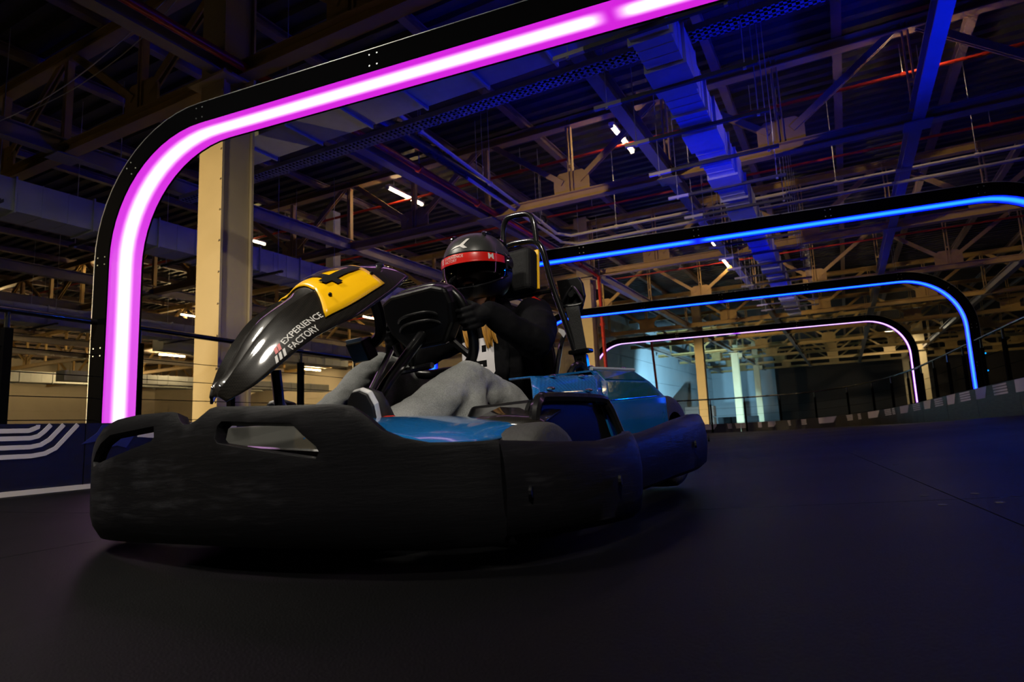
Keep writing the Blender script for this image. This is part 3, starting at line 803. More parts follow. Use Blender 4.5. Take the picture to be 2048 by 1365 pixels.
# ------------------------------------------------------------------ stored things far at the pale wall
def crate_stack(r, s, label, rows, cols, c):
    t = thing('crate_stack', Bp(r, s, -3.0), -RB, label, 'crates', 'stored crates by the pale wall')
    m = mat('crate_paint', c, 0.7)
    for i in range(rows):
        for j in range(cols):
            MB().box((j * 0.9 + random.uniform(-0.04, 0.04), random.uniform(-0.05, 0.05), 0.35 + i * 0.7), (0.84, 0.8, 0.66)).build('crate', m, t, bevel=0.02)
crate_stack(-8.5, 40, 'brown stack of crates right of the yellow lit column', 6, 2, (0.12, 0.07, 0.05))
crate_stack(-7.6, 46, 'low dark crates behind the barrier at the pale wall', 5, 3, (0.03, 0.035, 0.04))
# ================================================================== the kart
def kart_matrix(pos, th, roll):
    th = math.radians(th); roll = math.radians(roll)
    fw = Vector((-math.sin(th), -math.cos(th), 0)); lf = Vector((math.cos(th), -math.sin(th), 0)); up = Vector((0, 0, 1))
    lf2 = lf * math.cos(roll) + up * math.sin(roll); up2 = up * math.cos(roll) - lf * math.sin(roll)
    m = Matrix(((fw.x, lf2.x, up2.x), (fw.y, lf2.y, up2.y), (fw.z, lf2.z, up2.z)))
    return Matrix.Translation(Vector(pos)) @ m.to_4x4()
KM = kart_matrix((-0.245, 2.31, 0.015), 34, 2)
def kroot(name, label, cat, group=None):
    o = bpy.data.objects.new(name, None); COL.objects.link(o); o.empty_display_size = 0.2
    o.location = KM.to_translation(); o.rotation_euler = KM.to_euler()
    return tag(o, label, cat, group)

def scuffed(name, base, rough):
    m, nt, b = _bsdf(name); N = nt.nodes; L = nt.links
    tc = N.new('ShaderNodeTexCoord'); mp = N.new('ShaderNodeMapping'); mp.inputs['Scale'].default_value = (3, 3, 26)
    L.new(tc.outputs['Object'], mp.inputs[0])
    n1 = N.new('ShaderNodeTexNoise'); n1.inputs['Scale'].default_value = 2.2; n1.inputs['Detail'].default_value = 9; n1.inputs['Roughness'].default_value = 0.7
    L.new(mp.outputs[0], n1.inputs['Vector'])
    n2 = N.new('ShaderNodeTexNoise'); n2.inputs['Scale'].default_value = 3.0; n2.inputs['Detail'].default_value = 3
    L.new(tc.outputs['Object'], n2.inputs['Vector'])
    mu = N.new('ShaderNodeMath'); mu.operation = 'MULTIPLY'; L.new(n1.outputs['Fac'], mu.inputs[0]); L.new(n2.outputs['Fac'], mu.inputs[1])
    cr = N.new('ShaderNodeValToRGB'); cr.color_ramp.elements[0].position = 0.28; cr.color_ramp.elements[1].position = 0.42
    cr.color_ramp.elements[0].color = (*base, 1); cr.color_ramp.elements[1].color = (*[min(1, c * 3 + 0.006) for c in base], 1)
    L.new(mu.outputs[0], cr.inputs[0]); L.new(cr.outputs[0], b.inputs['Base Color'])
    b.inputs['Roughness'].default_value = rough; b.inputs['Specular IOR Level'].default_value = 0.12
    bp = N.new('ShaderNodeBump'); bp.inputs['Strength'].default_value = 0.4; bp.inputs['Distance'].default_value = 0.004
    L.new(n1.outputs['Fac'], bp.inputs['Height']); L.new(bp.outputs[0], b.inputs['Normal'])
    return m
M['bumper'] = scuffed('scuffed_black_plastic', (0.0035, 0.0035, 0.0045), 0.45)
def carbon(name, c0, c1, sc, rough=0.12):
    m, nt, b = _bsdf(name); N = nt.nodes; L = nt.links
    tc = N.new('ShaderNodeTexCoord')
    ck = N.new('ShaderNodeTexChecker'); ck.inputs['Scale'].default_value = sc
    ck.inputs[1].default_value = (*c0, 1); ck.inputs[2].default_value = (*c1, 1)
    L.new(tc.outputs['Object'], ck.inputs['Vector']); L.new(ck.outputs[0], b.inputs['Base Color'])
    b.inputs['Roughness'].default_value = 0.4; b.inputs['Specular IOR Level'].default_value = 0.12; b.inputs['Coat Weight'].default_value = 1.0; b.inputs['Coat Roughness'].default_value = rough * 0.5
    return m
M['carbon'] = carbon('gloss_carbon_black', (0.007, 0.006, 0.005), (0.013, 0.011, 0.009), 220)
M['carbon_blue_reflect'] = carbon('carbon_blue_reflection', (0.005, 0.075, 0.24), (0.010, 0.12, 0.36), 90)  # blue arch light reflected in the carbon, put into the colour
M['gloss_blue_reflect'] = mat('gloss_blue_reflection', (0.006, 0.10, 0.30), 0.2, coat=1.0, var=0.15)  # reflected arch light put in as a blue base colour
M['blue_clear'] = mat('tinted_window_panel', (0.01, 0.07, 0.09), 0.08, coat=1.0, var=0.2)
M['yellow'] = mat('yellow_number_plate', (0.95, 0.52, 0.002), 0.32, var=0.05, coat=0.4)
M['num_black'] = mat('number_black', (0.008, 0.008, 0.008), 0.4)
M['letter_white'] = mat('lettering_white', (0.62, 0.60, 0.58), 0.4, var=0.05)
M['letter_red'] = mat('lettering_red', (0.60, 0.012, 0.010), 0.4, var=0.05)
M['screw'] = mat('bright_screw', (0.75, 0.75, 0.75), 0.2, metal=1.0)
M['tyre'] = mat('rubber_tyre', (0.016, 0.0155, 0.015), 0.75, var=0.3, scale=30, bump=0.3)
M['rim'] = mat('dark_wheel_rim', (0.05, 0.05, 0.055), 0.35, metal=0.6)
M['foam'] = mat('headrest_foam', (0.008, 0.008, 0.009), 0.7, bump=0.2, spec=0.2)
M['plastic'] = mat('black_moulded_plastic', (0.003, 0.003, 0.0035), 0.32, var=0.2, coat=0.08, spec=0.25)
M['belt'] = mat('belt_webbing', (0.022, 0.022, 0.022), 0.8, bump=0.3, bscale=200)
M['label_grey'] = mat('grey_label', (0.30, 0.34, 0.35), 0.4)
M['red_plastic'] = mat('red_pedal', (0.65, 0.03, 0.015), 0.35)
M['grey_panel'] = mat('grey_inner_panel', (0.07, 0.07, 0.065), 0.3, coat=0.6)

KART = kroot('race_kart', 'black electric racing kart with yellow number plate and scuffed wrap-around bumper', 'kart')
FRONT = [(.40, -.88), (.62, -.86), (.76, -.80), (.86, -.70), (.92, -.58), (.95, -.45), (.957, -.28), (.957, -.06), (.95, .15), (.93, .33), (.89, .52), (.82, .67), (.74, .762)]
fpl = catmull([Vector((a, b)) for a, b in FRONT], 6)
_fy = [p.y for p in fpl]; _fx = [p.x for p in fpl]
def front_map(y, z):
    x = interp(_fy, _fx, y)
    t = (z - 0.04) / 0.32
    x += -0.035 * (1 - min(1.0, t / 0.25)) ** 2 - 0.025 * max(0.0, (t - 0.7) / 0.3) ** 2
    return Vector((x, y, z))
top = [(.76, .238), (.71, .239), (.654, .243), (.605, .256), (.57, .274), (.54, .302), (.505, .325), (.47, .332), (.30, .343), (.085, .360), (.06, .357), (.022, .334), (-.004, .327), (-.026, .327), (-.05, .336), (-.085, .360), (-.11, .364), (-.30, .371), (-.42, .368), (-.52, .352), (-.57, .325), (-.62, .285), (-.68, .255), (-.78, .243), (-.88, .24)]
outer = [(-.88, .045), (-.5, .05), (0, .052), (.4, .050), (.76, .037)] + top
holes = [[(.129, .322), (.356, .302), (.425, .252), (.433, .240), (.425, .227), (.128, .277), (.116, .287), (.118, .314)],
         [(-.175, .333), (-.42, .326), (-.475, .308), (-.535, .262), (-.525, .248), (-.165, .298), (-.155, .306)]]
fb = cdt_panel(outer, holes, 0.03, front_map).build('front_bumper', 'bumper', KART, smooth=True)
so = fb.modifiers.new('thick', 'SOLIDIFY'); so.thickness = 0.03; so.offset = 0.0
bv = fb.modifiers.new('bevel', 'BEVEL'); bv.width = 0.006; bv.segments = 2; bv.limit_method = 'ANGLE'; bv.angle_limit = math.radians(60)

def skirt(name, plan, z0s, z1s, sgn=1, th=0.032, parent=KART, m='bumper'):
    pl = catmull([Vector((a, b)) for a, b in plan], 6); n = len(pl)
    cu = [0.0]
    for a, b in zip(pl[:-1], pl[1:]): cu.append(cu[-1] + (b - a).length)
    rings = []
    for i, p in enumerate(pl):
        d = (pl[min(i + 1, n - 1)] - pl[max(i - 1, 0)]).normalized(); nn = Vector((-d.y, d.x))   # plan runs front to rear on the left side: outward
        if nn.dot(p) < 0: nn = -nn
        f = cu[i] / cu[-1]
        z0 = interp([q[0] for q in z0s], [q[1] for q in z0s], f); z1 = interp([q[0] for q in z1s], [q[1] for q in z1s], f); h = z1 - z0
        prof = [(-.02, 0), (0.0, .08), (.008, .3), (.012, .55), (.008, .8), (-.002, .95), (-.012, 1.0), (-.03, 1.0), (-.03, 0)]
        rings.append([Vector((p.x + nn.x * o, (p.y + nn.y * o) * sgn, z0 + h * t)) for o, t in prof])
    return MB().loft(rings, True, True, True).build(name, m, parent, smooth=True)
SIDE = [(.742, .766), (.62, .822), (.5, .857), (.40, .872), (.33, .872), (.28, .855)]
REAR = [(.30, .815), (.12, .825), (-.15, .815), (-.42, .785), (-.62, .745), (-.76, .700), (-.86, .63), (-.92, .53), (-.94, .35), (-.94, .0)]
for sg in (1, -1):
    skirt('side_skirt', SIDE, [(0, .036), (1, .030)], [(0, .238), (.3, .226), (.6, .220), (1, .238)], sg)
    skirt('rear_bumper', REAR, [(0, .070), (.2, .085), (1, .09)], [(0, .225), (.10, .232), (.25, .262), (.40, .284), (.55, .288), (.7, .282), (1, .28)], sg)
    mb = MB()
    mb.box((.30, sg * .835, .085), (.05, .02, .03)); mb.build('skirt_bracket', 'screw', KART, bevel=0.003)
    for (bx, by, bz) in ((.70, .80, .13), (.46, .885, .13), (-.30, .815, .18), (-.62, .762, .19)):
        MB().cyl((bx, sg * by, bz), (bx - 0.002, sg * (by + .006), bz), .012, 10).build('bumper_bolt', 'bumper', KART)

# chassis, floor tray
MB().prism([(.86, -.26), (.86, .26), (.60, .36), (-.62, .36), (-.62, -.36), (.60, -.36)], lambda a, b, d: (a, b, .055 + d), 0.012).build('floor_tray', 'plastic', KART)
for sg in (1, -1):
    MB().tube(catmull([(.88, sg * .2, .10), (.62, sg * .34, .10), (.2, sg * .37, .10), (-.5, sg * .36, .10), (-.86, sg * .40, .12)], 5), .017, 8).build('chassis_tube', 'black_gloss', KART, smooth=True)
MB().tube([(.45, -.60, .14), (.45, .60, .14)], .018, 8).build('front_axle', 'rim', KART, smooth=True)
MB().tube([(-.79, -.50, .19), (-.79, .50, .19)], .02, 8).build('rear_axle', 'rim', KART, smooth=True)
def tyre(x, y, r, w):
    prof = [(-.5, .62), (-.5, .80), (-.46, .92), (-.36, .985), (-.15, 1.0), (.15, 1.0), (.36, .985), (.46, .92), (.5, .80), (.5, .62), (.3, .58), (-.3, .58)]
    rings = []
    for i in range(32):
        a = 2 * math.pi * i / 32
        rings.append([Vector((x + math.cos(a) * q * r, y + p * w, r + math.sin(a) * q * r)) for p, q in prof])
    rings.append(rings[0])
    o = MB().loft(rings).build('tyre', 'tyre', KART, smooth=True)
    mb = MB().tube([(x, y - w * .3, r), (x, y + w * .3, r)], r * .60, 20); mb.cyl((x, y + math.copysign(w * .3, y), r), (x, y + math.copysign(w * .45, y), r), r * .22, 12)
    mb.build('wheel_rim', 'rim', KART, smooth=True)
for sg in (1, -1):
    tyre(.46, sg * .665, .138, .125); tyre(-.79, sg * .50, .19, .17)

# nose fairing -----------------------------------------------------
FST = [(.888, .383, .035, .020), (.835, .425, .085, .060), (.768, .488, .115, .090), (.70, .548, .140, .112), (.625, .592, .158, .126), (.555, .630, .170, .132), (.475, .682, .172, .126), (.39, .740, .165, .104), (.315, .790, .140, .070)]
_fu = [i / (len(FST) - 1) for i in range(len(FST))]
_fc = catmull([Vector((a, b, c)) for a, b, c, d in FST], 8); _fd = [interp(_fu, [q[3] for q in FST], i / (len(_fc) - 1)) for i in range(len(_fc))]
_fcu = [i / (len(_fc) - 1) for i in range(len(_fc))]
def F(u, v, lift=0.0):
    u = max(0.0, min(1.0, u))
    g = lambda k: interp(_fcu, [p[k] for p in _fc], u)
    x, z, hw = g(0), g(1), g(2); dep = interp(_fcu, _fd, u)
    u0, u1 = max(0, u - .04), min(1, u + .04)
    tx = interp(_fcu, [p[0] for p in _fc], u1) - interp(_fcu, [p[0] for p in _fc], u0); tz = interp(_fcu, [p[1] for p in _fc], u1) - interp(_fcu, [p[1] for p in _fc], u0)
    l = math.hypot(tx, tz); n = (tz / l, -tx / l)
    a = abs(v)
    prof = 1 - a ** 1.9
    gr = 0.020 * (1 - smoothstep(.50, .66, u)) * smoothstep(0.05, .15, u)
    prof_off = dep * prof - gr * (1 - smoothstep(.30, .46, a)) + 0.006 * math.exp(-((a - .47) / .07) ** 2) * (1 - smoothstep(.5, .66, u))
    o = prof_off + lift
    yy = hw * (math.copysign(a ** 0.92, v))
    side = lift * v * 0.8
    return Vector((x + n[0] * o, yy + side, z + n[1] * o))
NU, NV = 48, 36
rings = [[F(i / NU, -1 + 2 * j / NV) for j in range(NV + 1)] for i in range(NU + 1)]
fo = MB().loft(rings, closed=False).build('nose_fairing', 'carbon', KART, smooth=True)
so = fo.modifiers.new('thick', 'SOLIDIFY'); so.thickness = 0.006; so.offset = -1
# yellow plate
rows = []
for i in range(15):
    row = []
    for j in range(21):
        v = -.86 + 1.74 * j / 20
        ua = .47 + .12 * (1 - min(1, (v / .86) ** 2)); ub = .87 - .05 * abs(v)
        row.append(F(ua + (ub - ua) * i / 14, v, 0.006))
    rows.append(row)
yp = MB().loft(rows, closed=False).build('number_plate', 'yellow', fo, smooth=True)
so = yp.modifiers.new('thick', 'SOLIDIFY'); so.thickness = 0.004
def wrap_text(body, size, fn, name, m, parent, bold=0.0):
    vs, fs = text_mesh(body, size, bold)
    me = MB(); me.v = [tuple(fn(x, y)) for x, y, z in vs]; me.f = fs
    bm = bmesh.new(); tmp = me.mesh('t'); bm.from_mesh(tmp)
    long_ = [e for e in bm.edges if e.calc_length() > 0.03]
    if long_: bmesh.ops.subdivide_edges(bm, edges=long_, cuts=2)
    bm.to_mesh(tmp); bm.free()
    return link(name, tmp, m, parent)
# figure 4 on the plate: stem and bar strokes wrapped on the surface
def strip_on(poly, name, m, parent, lift):
    mb = cdt_panel(poly, [], 0.03, lambda a, b: F(b, a, lift)); return mb.build(name, m, parent)
mb4 = cdt_panel([(.33, .625), (.33, .665), (-.14, .665), (-.14, .695), (.22, .825), (.47, .835), (.47, .695), (.57, .695), (.57, .665), (.47, .665), (.47, .625)], [[(.02, .695), (.33, .695), (.33, .805)]], 0.03, lambda a, b: F(b, a, 0.0115))
mb4.build('number_figure', 'num_black', yp)
for (u, v) in ((.575, .66), (.83, .66), (.57, -.62), (.80, -.55)):
    MB().ball(F(u, v, 0.010), .006, 8, 6).build('plate_screw', 'plastic', yp, smooth=True)
for (u, v) in ((.93, .52), (.93, -.52)):
    p = F(u, v, 0.003); q = F(u, v, 0.012)
    MB().cyl(p, q, .013, 14).build('fairing_screw', 'screw', fo, smooth=True)
for (u, v) in ((.05, .30), (.05, -.30)):
    MB().ball(F(u, v, 0.002), .004, 8, 6).build('fairing_screw', 'screw', fo, smooth=True)
# lettering on the left cheek
vs_, _ = text_mesh('EXPERIENCE', 1.0, 0.02); w1 = max(v[0] for v in vs_)
vs_, _ = text_mesh('FACTORY', 1.0, 0.02); w2 = max(v[0] for v in vs_)
def cheek(v0, u0, su, sv): return lambda x, y: F(u0 + x * su, v0 - y * sv, 0.0016)
wrap_text('EXPERIENCE', 1.0, cheek(.845, .288, .185 / w1, .115), 'lettering', 'letter_white', fo, 0.012)
wrap_text('FACTORY', 1.0, cheek(.965, .288, .132 / w2, .115), 'lettering', 'letter_white', fo, 0.012)
for k in range(3):
    u0 = .226 + .018 * k
    strip_on([(.965, u0 - .010), (.965, u0 + .001), (.875, u0 + .018), (.875, u0 + .007)], 'logo_stripe', 'letter_white', fo, 0.0016)
for k in range(2):
    u0 = .254 + .016 * k
    strip_on([(.86, u0 - .012), (.86, u0 + .001), (.775, u0 + .014), (.775, u0 + .001)], 'logo_flag', 'letter_red', fo, 0.0016)
# fairing stay
MB().tube(catmull([(.74, .03, .47), (.73, .03, .38), (.72, .03, .25), (.70, .03, .08)], 5), .014, 8).build('fairing_stay', 'plastic', KART, smooth=True)
MB().tube(catmull([(.35, 0, .76), (.30, -.02, .69), (.27, -.05, .63), (.27, -.10, .60)], 5), .020, 8).build('fairing_stay', 'plastic', KART, smooth=True)
# inner nose panel behind the bumper openings
MB().prism([(-.38, .17), (.40, .17), (.47, .235), (.30, .31), (-.28, .33), (-.42, .25)], lambda a, b, d: (.90 - .22 * (b - .17) - .16 * a * a - d, a, b), 0.01).build('nose_panel', 'grey_panel', KART, bevel=0.004)
MB().prism([(.36, .20), (.47, .20), (.52, .255), (.46, .29), (.38, .28)], lambda a, b, d: (.905 - .22 * (b - .17) - .16 * a * a - d, a, b), 0.01).build('nose_corner', 'gloss_blue_reflect', KART, bevel=0.004)
MB().tube([(.895, -.45, .235), (.905, -.1, .262), (.90, .15, .255), (.86, .46, .225)], .012, 8).build('bumper_tube', 'screw', KART, smooth=True)

# front side fairings (gloss, blue reflection in the colour, dark rim)
for sg in (1, -1):
    pts = [[(.86, .30, .275), (.66, .22, .318), (.42, .24, .320), (.22, .34, .305)], [(.84, .42, .280), (.66, .40, .312), (.46, .42, .312), (.27, .46, .300)], [(.80, .54, .262), (.66, .56, .275), (.52, .575, .280), (.38, .58, .285)], [(.78, .60, .235), (.66, .64, .240), (.54, .63, .245), (.42, .61, .255)]]
    rows = [catmull([(a, sg * b, c) for a, b, c in row], 5) for row in pts]
    cols = [catmull([rows[k][i] for k in range(4)], 5) for i in range(len(rows[0]))]
    o = MB().loft(cols, closed=False).build('side_fairing', 'gloss_blue_reflect', KART, smooth=True)
    so = o.modifiers.new('thick', 'SOLIDIFY'); so.thickness = 0.008
    rim = catmull([(.36, sg * .62, .262), (.33, sg * .60, .292), (.24, sg * .47, .308), (.20, sg * .35, .315)], 5)
    MB().tube(rim, .011, 8).build('fairing_rim', 'plastic', KART, smooth=True)
    # dark rear lip of the fairing sweeping over the front wheel
    mb = MB().loft([[Vector((.50 - .03 * k, sg * (.50 + .05 * k), .292 - .008 * k)) for k in range(4)], [Vector((.36 - .035 * k, sg * (.50 + .045 * k), .330 - .006 * k)) for k in range(4)]], closed=False)
    o = mb.build('fairing_lip', 'carbon', KART, smooth=True); so = o.modifiers.new('thick', 'SOLIDIFY'); so.thickness = 0.008

# side pods
for sg in (1, -1):
    P = lambda a, b, c: Vector((a, sg * b, c))
    A, B_, C_, D_ = P(.335, .60, .350), P(-.085, .60, .350), P(-.235, .52, .446), P(.19, .50, .424)
    n = 10
    rows = []
    for i in range(n + 1):
        f = i / n
        lo = A.lerp(B_, f); hi = D_.lerp(C_, f)
        rows.append([lo + Vector((0, 0, -.014)), lo, lo.lerp(hi, .3) + Vector((0, 0, .008)), lo.lerp(hi, .65) + Vector((0, 0, .012)), hi, hi + P(-.03, -.10, .006) * 1.0])
    pc = MB().loft(rows, closed=False).build('pod_cover', 'carbon_blue_reflect', KART, smooth=True)
    so = pc.modifiers.new('thick', 'SOLIDIFY'); so.thickness = 0.006
    for (a, b) in ((.28, .72), (.70, .72), (.22, .12), (.78, .12)):
        p = A.lerp(B_, a).lerp(D_.lerp(C_, a), b) + Vector((0, 0, .016))
        MB().ball(p, (.014, .014, .006), 12, 6).build('cover_bolt', 'screw', pc, smooth=True)
    # black pod box below, with rounded tube edge
    MB().prism([(.33, .10), (.345, .30), (.31, .345), (-.06, .345), (-.13, .30), (-.20, .10)], lambda a, b, d: (a, sg * (.575 - d), b), 0.22).build('pod_box', 'plastic', KART, bevel=0.012)
    edge = [(.36, .615, .20), (.365, .615, .29), (.34, .615, .335), (.28, .612, .347), (-.03, .612, .347), (-.085, .615, .325), (-.13, .62, .26), (-.18, .63, .16)]
    MB().tube(catmull([(a, sg * b, c) for a, b, c in edge], 5), .016, 8).build('pod_edge_tube', 'black_gloss', KART, smooth=True)
    MB().prism([(.345, .13), (.345, .33), (-.06, .33), (-.18, .13)], lambda a, b, d: (a, sg * (.60 - d), b), 0.01).build('pod_side_plate', 'plastic', KART)
    # rear cover with facets
    a0 = P(-.09, .60, .335); a1 = P(-.66, .60, .365); a2 = P(-.66, .60, .20); a3 = P(-.14, .60, .16)
    b0 = P(-.20, .545, .420); b1 = P(-.62, .555, .432)
    c0 = P(-.26, .48, .470); c1 = P(-.60, .50, .480)
    d0_ = P(-.28, .26, .475); d1_ = P(-.62, .26, .485)
    e0 = P(-.72, .56, .36); e1 = P(-.74, .26, .36); e2 = P(-.72, .56, .22)
    mb = MB().add([a0, a1, a2, a3, b0, b1, c0, c1, d0_, d1_, e0, e1, e2], [(0, 3, 2, 1), (0, 1, 5, 4), (4, 5, 7, 6), (6, 7, 9, 8), (1, 10, 5), (5, 10, 11, 9, 7), (1, 2, 12, 10)])
    rc = mb.build('rear_cover', 'gloss_blue_reflect', KART)
    so = rc.modifiers.new('thick', 'SOLIDIFY'); so.thickness = 0.008
    def inset(q, f, lift, nm, mm):
        c = sum(q, Vector()) / len(q); nrm = (q[1] - q[0]).cross(q[2] - q[0]).normalized()
        if nrm.z < 0: nrm = -nrm
        q2 = [c + (p - c) * f + nrm * lift for p in q]
        MB().add(q2 + [p - nrm * .006 for p in q2], [(0, 1, 2, 3), (7, 6, 5, 4), (0, 4, 5, 1), (1, 5, 6, 2), (2, 6, 7, 3), (3, 7, 4, 0)]).build(nm, mm, rc, bevel=0.002)
    inset([a0, a1, b1, b0], .84, .004, 'cover_window', 'blue_clear'); inset([b0, b1, c1, c0], .84, .004, 'cover_window', 'blue_clear')
    MB().tube([c0 + Vector((0, 0, .004)), c1 + Vector((0, 0, .004))], .008, 8).build('cover_edge', 'label_grey', rc, smooth=True)
    for p in (c0.lerp(c1, .1), c0.lerp(c1, .85)): MB().ball(p + Vector((0, -.02 * sg, .012)), (.014, .014, .008), 10, 6).build('cover_bolt', 'screw', rc, smooth=True)
    MB().box(P(-.42, .50, .25), (.46, .18, .20)).build('motor_box', 'plastic', KART, bevel=0.02)

# steering ---------------------------------------------------------
WC = Vector((.06, 0, .655)); WU = Vector((.34, 0, .94)).normalized(); WL = Vector((0, 1, 0)); WN = WL.cross(WU)   # WN points back/up to the driver or forward
if WN.x > 0: WN = -WN
def wp(a, b, c=0.0): return WC + WL * a + WU * b + WN * c
outl = [(.0, .158), (.07, .155), (.13, .135), (.168, .09), (.182, .03), (.182, -.04), (.165, -.10), (.125, -.145), (.06, -.160), (0, -.160)]
full = outl + [(-a, b) for a, b in outl[-2:0:-1]]
ring = catmull([wp(a, b) for a, b in full + [full[0]]], 4)[:-1]
sw = MB().tube(ring, .019, 10, closed=True).build('steering_wheel', 'plastic', KART, smooth=True)
MB().prism([(-.155, .145), (-.10, .165), (.10, .165), (.155, .145), (.165, .09), (.15, .02), (.09, -.05), (-.09, -.05), (-.15, .02), (-.165, .09)], lambda a, b, d: wp(a, b, -.055 + d), 0.075).build('wheel_console', 'plastic', sw, bevel=0.016, seg=3)
MB().prism([(-.07, .11), (.07, .11), (.07, .02), (-.07, .02)], lambda a, b, d: wp(a, b, .022 + d), 0.006).build('display', 'grey_panel', sw)
for k, (b0_, off) in enumerate(((.075, -.060), (.045, -.062))):
    MB().tube(catmull([wp(-.115, b0_ - .03, off + .02), wp(-.07, b0_, off), wp(0, b0_ + .006, off - .004), wp(.07, b0_, off), wp(.115, b0_ - .03, off + .02)], 5), .006, 8).build('console_rib', 'black_gloss', sw, smooth=True)
for sg in (1, -1):
    MB().tube([wp(sg * .08, -.03, -.01), wp(sg * .14, -.11, 0)], .013, 8).build('spoke', 'plastic', sw, smooth=True)
MB().tube([wp(0, .0, -.05), (.30, 0, .45), (.52, 0, .18)], .020, 10).build('steering_column', 'plastic', KART, smooth=True)
MB().tube([(.30, .03, .56), (.42, .04, .40), (.55, .05, .16)], .010, 8).build('column_stay', 'screw', KART, smooth=True)
MB().box((.29, -.12, .585), (.05, .085, .075), Matrix.Rotation(.5, 3, 'Y')).build('control_box', 'plastic', KART, bevel=0.006)
MB().box((.317, -.12, .60), (.006, .075, .045), Matrix.Rotation(.5, 3, 'Y')).build('control_label', 'label_grey', KART)
MB().tube([(.20, -.06, .50), (.20, .12, .505)], .011, 8).build('cross_bar', 'screw', KART, smooth=True)
# pedals
for sg, mm in ((1, 'red_plastic'), (-1, 'red_plastic')):
    MB().tube([(.56, sg * .17, .315), (.56, sg * .29, .312)], .014, 8).build('pedal_bar', mm, KART, smooth=True)
    MB().tube([(.56, sg * .23, .31), (.60, sg * .23, .10)], .010, 8).build('pedal_arm', 'rim', KART, smooth=True)

# seat, roll frame, headrest, belt ----------------------------------
def seat_ring(z, hx, hy, cx, open_=.9, n=16):
    return [Vector((cx - hx * math.cos(a), hy * math.sin(a), z)) for a in [(-math.pi * open_ + 2 * math.pi * open_ * i / n) for i in range(n + 1)]]
rows = [seat_ring(.10, .17, .16, -.26, .80), seat_ring(.16, .22, .20, -.28, .72), seat_ring(.28, .23, .225, -.32, .60), seat_ring(.40, .21, .225, -.38, .50), seat_ring(.52, .18, .215, -.44, .42), seat_ring(.62, .14, .20, -.48, .36), seat_ring(.67, .10, .17, -.51, .30)]
st = MB().loft(rows, closed=False).build('seat_shell', 'plastic', KART, smooth=True)
so = st.modifiers.new('thick', 'SOLIDIFY'); so.thickness = 0.012; ss_ = st.modifiers.new('sub', 'SUBSURF'); ss_.levels = 1; ss_.render_levels = 2
cy = .03
fr = catmull([(-.62, .27, .30), (-.60, .245, .58), (-.575, .17, .90), (-.56, cy + .115, 1.06), (-.555, cy + .085, 1.115), (-.553, cy + .03, 1.130), (-.553, cy - .05, 1.135), (-.555, cy - .105, 1.120), (-.56, cy - .135, 1.06), (-.575, -.14, .90), (-.60, -.20, .58), (-.62, -.23, .30)], 6)
MB().tube(fr, .0145, 10).build('roll_frame', 'black_gloss', KART, smooth=True)
hp = catmull([(-.553, cy + .088, 1.115), (-.553, cy + .083, 1.20), (-.553, cy + .066, 1.245), (-.553, cy + .03, 1.262), (-.553, cy - .045, 1.268), (-.553, cy - .072, 1.255), (-.553, cy - .088, 1.21), (-.553, cy - .092, 1.125)], 6)
MB().tube(hp, .0135, 10).build('top_hoop', 'black_gloss', KART, smooth=True)
MB().tube([(-.575, -.14, .89), (-.575, .175, .885)], .012, 8).build('frame_cross_bar', 'black_gloss', KART, smooth=True)
MB().box((-.50, cy + .005, .975), (.085, .185, .205), Matrix.Rotation(-.12, 3, 'Y')).build('headrest', 'foam', KART, bevel=0.028, seg=4)
MB().box((-.548, cy + .005, .985), (.012, .18, .19), Matrix.Rotation(-.12, 3, 'Y')).build('headrest_plate', 'yellow', KART, bevel=0.004)
bx = -.62
MB().prism([(.165, .935), (.275, .93), (.292, .90), (.298, .84), (.275, .78), (.20, .79), (.175, .86)], lambda a, b, d: (bx - d, a, b), 0.02).build('belt_mount_plate', 'plastic', KART, bevel=0.004)
MB().tube(catmull([(bx + .02, .195, .822), (bx + .02, .245, .878), (bx + .02, .262, .878), (bx + .02, .297, .815), (bx + .02, .28, .800), (bx + .02, .205, .806), (bx + .02, .195, .822)], 5)[:-1], .0065, 8, closed=True).build('belt_guide', 'black_gloss', KART, smooth=True)
MB().cyl((bx + .01, .25, .852), (bx + .03, .25, .852), .014, 12).build('belt_guide_bolt', 'plastic', KART, smooth=True)
MB().prism([(.212, .812), (.278, .806), (.290, .70), (.302, .595), (.252, .60), (.228, .72)], lambda a, b, d: (bx + .024 - d + .04 * (.81 - b), a, b), 0.004).build('seat_belt', 'belt', KART)
MB().box((bx + .035, .275, .592), (.05, .10, .018)).build('buckle_collar', 'plastic', KART, bevel=0.006)
MB().prism([(.245, .585), (.30, .58), (.305, .50), (.245, .50)], lambda a, b, d: (bx + .045 - d, a, b), 0.03).build('buckle', 'plastic', KART, bevel=0.005)
for (a, b, w, h) in ((.272, .563, .030, .003), (.272, .532, .030, .003), (.258, .548, .003, .032), (.286, .548, .003, .032)):
    MB().box((bx + .048, a, b), (.004, w, h)).build('buckle_latch_edge', 'screw', KART)
MB().tube(catmull([(-.46, .26, .46), (-.50, .28, .52), (-.56, .29, .53), (-.60, .30, .47)], 5), .014, 8).build('seat_stay', 'black_gloss', KART, smooth=True)
MB().tube(catmull([(-.38, .25, .44), (-.47, .24, .60), (-.52, .235, .66)], 5), .010, 8).build('seat_stay', 'black_gloss', KART, smooth=True)
